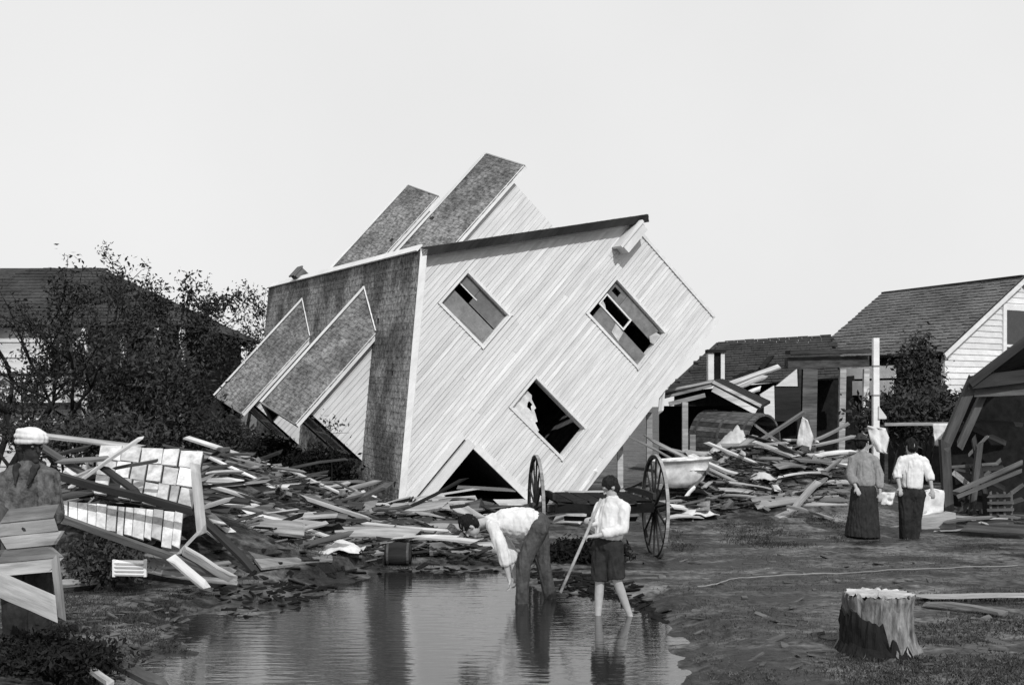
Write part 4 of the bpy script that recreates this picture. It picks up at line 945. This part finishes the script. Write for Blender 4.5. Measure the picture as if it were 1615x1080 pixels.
# ------------------------------------------------------------------ scattered fragments
ZON = [
 ('board fragment strewn in the heap before the dormers', 'board fragments before the dormers', [(325, 860), (345, 770), (560, 800), (640, 835), (760, 845), (770, 893), (640, 890), (520, 900), (400, 905)], 125),
 ('board fragment strewn in the heap behind the cart', 'board fragments behind the cart', [(1050, 780), (1110, 775), (1335, 775), (1330, 835), (1060, 845)], 135),
 ('board fragment lying around the fallen white panels', 'board fragments around the white panels', [(100, 880), (330, 880), (340, 930), (240, 950), (110, 950)], 16),
 ('board fragment lying under the cottage and its sill', 'board fragments under the cottage', [(640, 812), (1040, 806), (1055, 838), (860, 846), (640, 850)], 46),
 ('board fragment lying by the collapsed shed', 'board fragments by the collapsed shed', [(1490, 835), (1597, 830), (1597, 860), (1490, 850)], 10)]
def inside(u, v, P):
    r = False
    for a, b in zip(P, P[1:]+P[:1]):
        if (a[1] > v) != (b[1] > v) and u < (b[0]-a[0])*(v-a[1])/(b[1]-a[1])+a[0]: r = not r
    return r
def pick(P):
    while True:
        u, v = rng.uniform(min(p[0] for p in P), max(p[0] for p in P)), rng.uniform(min(p[1] for p in P), max(p[1] for p in P))
        if inside(u, v, P): return G(u, v)
for lab, grp, P, n in ZON:
    for k in range(n):
        p = pick(P); p.z = gz(p.x, p.y)+rng.uniform(.0, .2); L = rng.uniform(.3, 1.3); an = rng.gauss(0, .6)+rng.choice((0, 0, 0, 1.2)); pt = rng.gauss(0, .12)
        d = V((math.cos(an)*math.cos(pt), math.sin(an)*math.cos(pt), math.sin(pt)))*L/2
        mm = rng.choices(('wood', 'mid', 'dark', 'pale'), (6, 5, 1.5, 2.5))[0]; tone = {'wood': 'grey', 'mid': 'brownish', 'dark': 'blackened', 'pale': 'white'}[mm]
        board(p-d, p+d, rng.uniform(.05, .17) if rng.random() < .72 else rng.uniform(.2, .42), rng.uniform(.015, .04), mm, ('short ' if L < .8 else 'longer ')+tone+' '+lab, tone+' '+grp, up=(rng.gauss(0, .3), rng.gauss(-.2, .3), 1), name='board_fragment', cat='board fragment', bow=rng.uniform(-.03, .03))
for zi, (wh, P) in enumerate((('before the dormers', [(340, 850), (360, 775), (540, 800), (640, 840), (600, 870), (420, 880)]), ('behind the cart', [(1070, 790), (1120, 778), (1320, 778), (1320, 825), (1070, 835)]))):
    for k in range(26):
        p = pick(P); p.z = gz(p.x, p.y)+.05; L = rng.uniform(.8, 2.1); an = rng.gauss(0, .5)+rng.choice((0, math.pi)); pt = rng.uniform(.1, .5)
        d = V((math.cos(an)*math.cos(pt), math.sin(an)*math.cos(pt), math.sin(pt)))*L; mm = rng.choices(('wood', 'mid', 'dark', 'pale'), (5, 5, 2, 3))[0]; tone = {'wood': 'grey', 'mid': 'brownish', 'dark': 'blackened', 'pale': 'white'}[mm]
        board(p-d*.2, p+d*.8, rng.uniform(.05, .15), rng.uniform(.02, .05), mm, tone+' plank end jutting up out of the heap '+wh, tone+' jutting planks '+wh, up=(rng.gauss(0, .3), rng.gauss(-.3, .3), 1), name='jutting_plank', cat='plank', bow=rng.uniform(-.04, .04), ragged=.1)
def scraps(name, label, zones, n, mm, smin, smax, hz=.12):
    m = MB()
    for k in range(n):
        p = pick(rng.choice(zones)); p.z = gz(p.x, p.y)+rng.uniform(0, hz); L = rng.uniform(smin, smax); an = rng.gauss(0, .7)
        d = V((math.cos(an), math.sin(an), rng.gauss(0, .2)))*L/2
        m.bar(p-d, p+d, rng.uniform(.02, .07), rng.uniform(.008, .02), up=(rng.gauss(0, .4), rng.gauss(0, .4), 1))
    tag(m.build(name, M_[mm]), label, 'debris', kind='stuff')
zl = [ZON[0][2], ZON[1][2], [(330, 770), (350, 715), (520, 770), (560, 800)]]
scraps('wood_splinters', 'dark wood splinters and litter through the wreckage heaps', zl, 1800, 'dark', .06, .4)
scraps('pale_splinters', 'pale splinters and laths littering the wreckage heaps', zl, 1500, 'wood', .05, .4)
scraps('brown_splinters', 'brownish splinters and shingles littering the wreckage heaps', zl, 1800, 'mid', .06, .4)
scraps('bank_litter', 'small litter scattered over the muddy bank', [[(60, 985), (340, 930), (500, 930), (300, 1000), (180, 1079)], [(1000, 890), (1597, 860), (1597, 1075), (1130, 1075)]], 260, 'mid', .03, .22, .01)
scraps('wet_litter', 'black soaked litter along the puddle shore', [[(330, 905), (520, 905), (790, 888), (800, 903), (560, 912), (490, 950), (400, 980), (330, 970)], [(800, 900), (1000, 930), (1060, 990), (980, 955), (860, 925)]], 420, 'black', .03, .22, .015)
scraps('floating_litter', 'small twigs and chips floating on the puddle', [[(420, 1000), (560, 930), (760, 925), (900, 950), (1040, 1060), (400, 1070)]], 70, 'mid', .03, .2, .0)
BK = mat('brick_clay', .12, .4, 12, .95, .4, rnd=.3); bme = MB(); bme.box((-.1, -.05, -.03), (.1, .05, .03)); bmesh_ = bme.data('brick'); bmesh_.materials.append(BK)
for k in range(34):
    z_ = ZON[k % 2]; p = pick(z_[2]); o = bpy.data.objects.new('brick', bmesh_); COL.objects.link(o); o.location = (p.x, p.y, gz(p.x, p.y)+rng.uniform(.03, .14)); o.rotation_euler = (rng.gauss(0, .4), rng.gauss(0, .4), rng.uniform(0, 3))
    tag(o, 'loose dark brick lying in the heap '+('before the dormers' if k % 2 == 0 else 'behind the cart'), 'brick', 'loose bricks '+('before the dormers' if k % 2 == 0 else 'behind the cart'))
for k in range(16):
    z_ = ZON[k % 2]; p = pick(z_[2]); b = gz(p.x, p.y); m = MB(); n_ = 9; r_ = rng.uniform(.12, .3); sx = rng.uniform(.8, 1.8)
    for j in range(n_):
        for i in range(n_):
            u, v = i/(n_-1)*2-1, j/(n_-1)*2-1; h = .12*max(0, 1-u*u*.9-v*v*.8)+.06*nz((u*2.5+k, v*2.5, k))
            m.v.append(V((p.x+u*r_*sx*(1+.2*nz((v*2, k, 1))), p.y+v*r_*(1+.2*nz((u*2, k, 4))), b+.05+h)))
    m.f = [(j*n_+i, j*n_+i+1, (j+1)*n_+i+1, (j+1)*n_+i) for j in range(n_-1) for i in range(n_-1)]
    mm = ('rag', 'gcloth', 'gcoat')[k % 3]; o = m.build('rag', M_[mm], None, True); o.modifiers.new('thick', 'SOLIDIFY').thickness = .01
    tag(o, ('pale', 'grey', 'dark')[k % 3]+' crumpled rag lying in the heap '+('before the dormers' if k % 2 == 0 else 'behind the cart'), 'rag', 'crumpled rags in the wreckage')
# grass blades on the mud
def grass(zones, n, mm, h0, h1, name, label):
    m = MB()
    while len(m.f) < n:
        c = pick(rng.choice(zones)); 
        if nz((c.x*1.2, c.y*1.2, 7)) < -.05: continue
        for k in range(9):
            p = c+V((rng.gauss(0, .09), rng.gauss(0, .09), 0)); z = gz(p.x, p.y)
            if z < .012: continue
            p.z = z-.01; h = rng.uniform(h0, h1); l = V((rng.gauss(0, .5), rng.gauss(0, .5), 1)).normalized()*h; s = V((rng.gauss(0, 1), rng.gauss(0, 1), 0)).normalized()*.006
            m.quad(p-s, p+s, p+l*.6+s*.7+V((0, 0, .0)), p+l+V((l.x, l.y, 0))*.3)
    tag(m.build(name, M_[mm]), label, 'grass', kind='stuff')
grass([[(1020, 880), (1597, 850), (1650, 1100), (1120, 1100)]], 24000, 'grass', .01, .035, 'grass', 'trampled short grass over the mud around the stump')
grass([[(1400, 960), (1640, 940), (1650, 1110), (1300, 1110)]], 12000, 'leafd', .015, .05, 'grass', 'rank dark grass beside the stump')
grass([[(20, 960), (340, 925), (480, 935), (330, 990), (200, 1100), (-20, 1100)]], 20000, 'leafd', .012, .045, 'grass', 'rough grass on the dark bank beside the slatted crate')
grass([[(330, 900), (520, 905), (760, 893), (760, 870), (330, 860)], [(1060, 850), (1330, 840), (1330, 870), (1060, 880)]], 12000, 'leafm', .015, .06, 'grass', 'muddy weeds along the foot of the wreckage heaps')

# ------------------------------------------------------------------ people
def remesh(mb, name, mm, parent, vox, it=4, wr=0.0, ws=14):
    me = mb.data('tmp'); o = bpy.data.objects.new('tmp', me); COL.objects.link(o)
    r = o.modifiers.new('r', 'REMESH'); r.mode = 'VOXEL'; r.voxel_size = vox
    s = o.modifiers.new('s', 'SMOOTH'); s.factor = .5; s.iterations = it
    dg = bpy.context.evaluated_depsgraph_get(); ev = o.evaluated_get(dg); nm = bpy.data.meshes.new_from_object(ev, depsgraph=dg)
    bpy.data.objects.remove(o); bpy.data.meshes.remove(me)
    Wi = WM[parent.name].inverted()
    if wr:
        nr = [v.normal.copy() for v in nm.vertices]
        for v, n in zip(nm.vertices, nr):
            p = V(v.co); wv_ = .5*nz((p.x*5, p.y*5, p.z*5)); sk = p.z*.35+p.x*.25+wv_*.12; a = 1-3.0*abs(nz((p.x*ws*1.6+sk*6, p.y*ws*1.6, sk*9)))+.5*nz((p.x*ws*3, p.y*ws*3, p.z*ws*.9))
            v.co = p+n*a*wr
    for v in nm.vertices: v.co = Wi @ v.co
    nm.name = name; nm.materials.clear(); nm.materials.append(M_[mm])
    for p in nm.polygons: p.use_smooth = True
    ob = bpy.data.objects.new(name, nm); COL.objects.link(ob); ob.parent = parent; WM[ob.name] = WM[parent.name]
    return ob
def hand(mb, wr, d, palm_n, k=1.0, curl=.5):
    """palm, four unequal curled fingers and a thumb from the side of the palm"""
    d = V(d).normalized(); n = V(palm_n); n = (n-d*n.dot(d)).normalized(); s = d.cross(n)
    pc = wr+d*.05*k
    mb.ell(pc, (d*.052*k, s*.04*k, n*.016*k), 10, 7); mb.caps(wr-d*.02, wr+d*.02, .024*k, .026*k)
    for i, (off, L) in enumerate(((-.03, .062), (-.01, .072), (.011, .068), (.03, .052))):
        b = wr+d*.088*k+s*off*k; c = curl; d1 = (d*math.cos(c)+n*math.sin(c)); d2 = (d*math.cos(c*2)+n*math.sin(c*2))
        q = b+d1*L*.5*k; mb.caps(b, q, .0095*k, .009*k, 8); mb.caps(q, q+d2*L*.5*k, .009*k, .0075*k, 8)
    b = wr+d*.03*k-s*.032*k; q = b+(d*.7-s*.6+n*.4).normalized()*.035*k; mb.caps(b, q, .012*k, .0105*k, 8); mb.caps(q, q+(d+n*.5).normalized()*.03*k, .0105*k, .0085*k, 8)
def head(mb, c, fwd, up, k=1.0):
    f = V(fwd).normalized(); u = V(up); u = (u-f*u.dot(f)).normalized(); s = f.cross(u)
    mb.ell(c+u*.025*k-f*.01*k, (s*.075*k, f*.093*k, u*.092*k)); mb.ell(c+f*.018*k-u*.055*k, (s*.055*k, f*.066*k, u*.07*k))
    mb.caps(c+f*.083*k+u*.012*k, c+f*.105*k-u*.028*k, .008*k, .014*k, 8)               # nose
    mb.ell(c+f*.082*k-u*.062*k, (s*.026*k, f*.012*k, u*.007*k), 10, 6); mb.ell(c+f*.079*k-u*.076*k, (s*.022*k, f*.012*k, u*.007*k), 10, 6)   # lips
    mb.ell(c+f*.075*k-u*.105*k, (s*.025*k, f*.02*k, u*.018*k), 10, 6)                  # chin
    mb.caps(c+f*.08*k+u*.03*k-s*.035*k, c+f*.08*k+u*.03*k+s*.035*k, .011*k, .011*k, 8)   # brow
    for q in (-1, 1): mb.ell(c+s*.078*k*q-f*.01*k-u*.01*k, (s*.012*k, f*.02*k, u*.032*k), 8, 6)
    return f, u, s
def person(label, J, skin='skin', k=1.0, base=None, clothes=(), hair=None, vox=.0085, hd=((-1, 0, 0), (0, 0, 1)), hands=None, grp=None):
    t = thing('person', label, 'person', base, grp)
    b = MB()
    b.caps(J['pel'], J['che'], .115*k, .125*k); b.caps(J['hipL'], J['hipR'], .085*k, .085*k); b.caps(J['shL'], J['shR'], .055*k, .055*k)
    b.caps(J['che'], J['nek'], .115*k, .055*k); b.caps(J['nek'], J['hea'], .052*k, .05*k)
    f, u, s = head(b, J['hea'], hd[0], hd[1], k)
    for S in 'LR':
        b.caps(J['sh'+S], J['el'+S], .05*k, .04*k); b.caps(J['el'+S], J['wr'+S], .04*k, .026*k)
        b.caps(J['hip'+S], J['kn'+S], .085*k, .056*k); b.caps(J['kn'+S], J['kn'+S].lerp(J['an'+S], .35), .055*k, .054*k); b.caps(J['kn'+S].lerp(J['an'+S], .35), J['an'+S], .054*k, .036*k)
        b.caps(J['an'+S], J['an'+S]+J['to'+S]*-.2+V((0, 0, -.03*k)), .035*k, .034*k); b.caps(J['an'+S]+V((0, 0, -.035*k)), J['an'+S]+J['to'+S]+V((0, 0, -.05*k)), .034*k, .025*k)
        dd = (J['wr'+S]-J['el'+S]).normalized(); hh = (hands or {}).get(S, (dd, (0, 1, 0), .5)); hand(b, J['wr'+S], hh[0] or dd, hh[1], k, hh[2])
    body = remesh(b, 'body', skin, t, vox, 3)
    for q in (-1, 1):
        e = MB(); e.ell(J['hea']+f*.078*k+u*.005*k+s*.033*k*q, (s*.012*k, f*.012*k, u*.009*k), 8, 6); e.build('eye', M_['eye'], t, True)
    def sh(mb, cut=.5, ex=.02, hem=None):        # shirt volume
        mb.caps(J['pel'].lerp(J['che'], .12), J['che'], (.125+ex)*k, (.125+ex)*k, 18); mb.caps(J['shL'], J['shR'], (.055+ex)*k, (.055+ex)*k)
        mb.caps(J['che'], J['nek'].lerp(J['che'], .35), (.115+ex)*k, (.075+ex)*k, 16)
        for S in 'LR': mb.caps(J['sh'+S], J['nek'].lerp(J['che'], .12), (.05+ex)*k, (.045+ex)*k)
        ax_ = (J['che']-J['pel']).normalized(); wc = J['pel'].lerp(J['che'], .3)          # blouse bagging over the waistband, squarer chest
        mb.tube([wc-ax_*.07*k, wc-ax_*.045*k, wc, wc.lerp(J['che'], .6), J['che']+ax_*.05*k], [(.10+ex)*k, (.148+ex)*k, (.152+ex)*k, (.146+ex)*k, (.11+ex)*k], 18)
        nk = J['nek'].lerp(J['che'], .1); mb.tube([nk-ax_*.01*k, nk+(J['hea']-J['nek']).normalized()*.035*k], [.075*k, .062*k], 14)
        for S in 'LR':
            mb.caps(J['sh'+S], J['el'+S], (.056+ex)*k, (.055+ex)*k)
            if cut > 0: e_ = J['el'+S].lerp(J['wr'+S], cut); mb.tube([J['el'+S], J['el'+S].lerp(e_, .8), e_], [(.055+ex)*k, (.05+ex)*k, (.036+ex)*k], 12)
    def tr(mb, cut=1.0, ex=.018):                # trousers: cut 0 ends at the knee, 1 at the ankle
        mb.caps(J['hipL'], J['hipR'], (.095+ex)*k, (.095+ex)*k, 16); mb.caps(J['pel'], J['pel'].lerp(J['che'], .22), (.12+ex)*k, (.118+ex)*k, 16)
        for S in 'LR':
            (mb.caps if cut > .2 else (lambda a, b, r0, r1, n: mb.tube([a, b], [r0, r1+.012*k], n)))(J['hip'+S], J['kn'+S], (.088+ex)*k, (.066+ex)*k, 14)
            if cut > .2: e = J['kn'+S].lerp(J['an'+S], cut); mb.tube([J['kn'+S], e], [(.066+ex)*k, (.05+ex)*k], 14)
    for nm, mm, kind, arg in clothes:
        m = MB()
        if kind == 'shirt': sh(m, *arg)
        elif kind == 'trousers': tr(m, *arg)
        elif kind == 'skirt':
            P = J['pel']; m.tube([P+V((0, 0, .12*k)), P, P+V((0, 0, -.3*k)), V((P.x-.02, P.y, arg[0]))], [.13*k, .19*k, .22*k, .27*k], 20)
        elif kind == 'collar':
            c = J['nek']
            for i in range(9):
                a0, a1 = -2.6+i*.58, -2.6+(i+1)*.58; pp = lambda a: c+V((.075*math.sin(a), -.07*math.cos(a)+.01, -.005-.03*math.cos(a)))*k
                m.caps(pp(a0), pp(a1), .03*k, .03*k, 8)
            for q in (-1, 1): m.caps(c+V((.07*q, -.07, .0))*k, c+V((.045*q, -.15, -.12))*k, .026*k, .01*k, 8)
        elif kind == 'braces':
            for S in 'LR':
                a = J['sh'+S].lerp(J['nek'], .35); m.caps(a+V((0, -.0, .08*k)), J['pel'].lerp(J['che'], .2)+V((0, -.13*k, .02)), .014*k, .014*k, 8)
        remesh(m, nm, mm, t, vox, 4, (.012 if nm == 'coat' else .007)*k, 10 if nm == 'coat' else 13)
    if hair:
        m = MB(); c = J['hea']
        if hair == 'hair' or hair == 'long':
            m.ell(c+u*.04*k-f*.02*k, (s*.085*k, f*.095*k, u*.092*k)); m.ell(c-f*.045*k-u*.01*k, (s*.078*k, f*.06*k, u*.085*k))
            if hair == 'long': m.ell(c-f*.06*k-u*.06*k, (s*.075*k, f*.05*k, u*.1*k)); m.ell(c+u*.09*k-f*.03*k, (s*.06*k, f*.06*k, u*.05*k))
            remesh(m, 'hair', 'hair', t, vox, 3, .012*k, 22)
        elif hair == 'hat':
            m.ell(c+u*.075*k-f*.005*k, (s*.088*k, f*.1*k, u*.085*k)); m.ell(c+u*.055*k, (s*.15*k, f*.165*k, u*.016*k), 24, 8)
            remesh(m, 'hat', 'dcloth', t, vox, 3, .008*k, 12)
            m = MB(); m.ell(c-f*.035*k+u*.012*k, (s*.09*k, f*.09*k, u*.105*k)); remesh(m, 'hair', 'hair', t, vox, 3, .008*k, 22)
        elif hair == 'cap':
            m.ell(c+u*.075*k-f*.01*k, (s*.098*k, f*.112*k, u*.062*k))
            for lv_, (rr_, hh_) in enumerate(((.098, .032), (.1, .064), (.09, .094))):
                for i in range(14):
                    th = i*.45; th2 = th+.5
                    pp = lambda a: c+u*(hh_+.012*math.sin(a+lv_))*k+(s*rr_*.97*math.cos(a)+f*rr_*1.1*math.sin(a))*k-f*.01*k
                    m.caps(pp(th), pp(th2), .02*k, .02*k, 8)
            remesh(m, 'turban', 'cloth', t, vox*.8, 2, .003*k, 12)
    return t
def JJ(d, **k): return {n: (A(p[0], p[1], d+(p[2] if len(p) > 2 else 0)) if not n.startswith('to') else V(p)) for n, p in k.items()}
# the bending person
d = 12.4
J = JJ(d, pel=(848, 826), che=(797, 822), nek=(768, 822), hea=(741, 829, -.02), shL=(778, 831, -.16), shR=(778, 826, .17), elL=(795, 874, -.2), elR=(806, 872, .16), wrL=(803, 912, -.18), wrR=(812, 908, .1),
       hipL=(848, 834, -.1), hipR=(850, 834, .1), knL=(826, 888, -.13), knR=(856, 886, .14), anL=(822, 955, -.14), anR=(870, 951, .16), toL=(-.14, -.03, 0), toR=(-.14, .03, 0))
person('person in white shirt and dark trousers bending down to the puddle', J, 'skin', 1.0, G(846, 950), (('trousers', 'mcloth', 'trousers', (1.0, .012)), ('shirt', 'cloth', 'shirt', (.45, .014)), ), 'hair', hd=((-.45, 0, -.9), (-.85, -.15, .42)), hands={'L': (None, (-1, 0, 0), .7), 'R': (None, (-1, 0, 0), .7)})
# the boy with the stick
d = 11.5
J = JJ(d, pel=(958, 856), che=(966, 806), nek=(966, 784), hea=(963, 768), shL=(946, 800, .1), shR=(985, 801, -.08), elL=(938, 828, .04), elR=(982, 834, -.14), wrL=(934, 818, -.08), wrR=(939, 845, -.2),
       hipL=(949, 862, .03), hipR=(967, 862, -.03), knL=(946, 915, .02), knR=(972, 912, -.03), anL=(943, 973, .05), anR=(993, 969, .02), toL=(-.12, -.05, 0), toR=(.08, -.1, 0))
person('person in white shirt and dark knee breeches wading with a long stick', J, 'skin', .86, G(966, 970), (('breeches', 'dcloth', 'trousers', (.08, .026)), ('shirt', 'cloth', 'shirt', (.75, .012))), 'hair', hd=((-.85, -.15, -.5), (-.4, 0, 1)), hands={'L': ((-.6, -.6, .1), (0, -.3, -1), .9), 'R': ((-1, .1, -.05), (0, .2, -1), .9)})
m = MB(); a, b = A(948, 786, 11.36), A(884, 934, 11.2); m.tube([a, a.lerp(b, .4)+V((.006, 0, 0)), b], [.014, .016, .015], 8); tag(m.build('stick', M_['wood'], None, True), 'long wooden stick held by the wader in knee breeches', 'stick')
# two people at the right
d = 17.3
J = JJ(d, pel=(1437, 776), che=(1440, 735), nek=(1440, 717), hea=(1436, 704), shL=(1423, 726), shR=(1457, 727), elL=(1415, 748, -.05), elR=(1466, 750, -.05), wrL=(1419, 768, -.15), wrR=(1470, 772, -.12),
       hipL=(1429, 780), hipR=(1447, 780), knL=(1428, 818, -.03), knR=(1443, 818), anL=(1427, 856, .05), anR=(1441, 857), toL=(-.06, .12, 0), toR=(.03, .13, 0))
person('person in white shirt and dark trousers standing with back turned', J, 'skin', .96, G(1434, 861), (('trousers', 'dcloth', 'trousers', (1.0, .03)), ('shirt', 'cloth', 'shirt', (.35, .014))), 'hair', hd=((-.3, .95, -.1), (0, 0, 1)), vox=.011)
J = JJ(d+.1, pel=(1362, 772), che=(1362, 733), nek=(1360, 713), hea=(1357, 699), shL=(1345, 725), shR=(1379, 725), elL=(1341, 750, -.05), elR=(1387, 750, -.05), wrL=(1350, 768, -.15), wrR=(1388, 778, -.1),
       hipL=(1354, 778), hipR=(1370, 778), knL=(1353, 815, -.03), knR=(1368, 815), anL=(1352, 852, .05), anR=(1368, 853), toL=(-.06, .12, 0), toR=(.03, .13, 0))
person('person in grey blouse and long dark skirt wearing a dark hat', J, 'skin', .96, G(1362, 857), (('skirt', 'dcloth', 'skirt', (.13,)), ('blouse', 'gcloth', 'shirt', (.7, .014))), 'hat', hd=((.35, .9, -.1), (0, 0, 1)), vox=.011)
# the man at the left edge
d = 8.6
J = JJ(d, pel=(42, 860), che=(42, 785), nek=(48, 735), hea=(50, 703), shL=(17, 755), shR=(73, 757), elL=(4, 812, -.06), elR=(80, 812, -.08), wrL=(22, 830, -.26), wrR=(58, 822, -.3),
       hipL=(26, 872), hipR=(60, 872), knL=(26, 965, -.04), knR=(60, 965), anL=(26, 1052, .04), anR=(60, 1054), toL=(-.03, -.14, 0), toR=(.05, -.13, 0))
person('person in grey coat and white turban standing behind the slatted crate', J, 'skind', 1.02, A(42, 1068, 8.6), (('trousers', 'dcloth', 'trousers', (1.0, .03)), ('coat', 'gcoat', 'shirt', (.9, .035)), ('collar', 'dcloth', 'collar', ())), 'cap', hd=((.75, -.65, -.1), (0, 0, 1)))
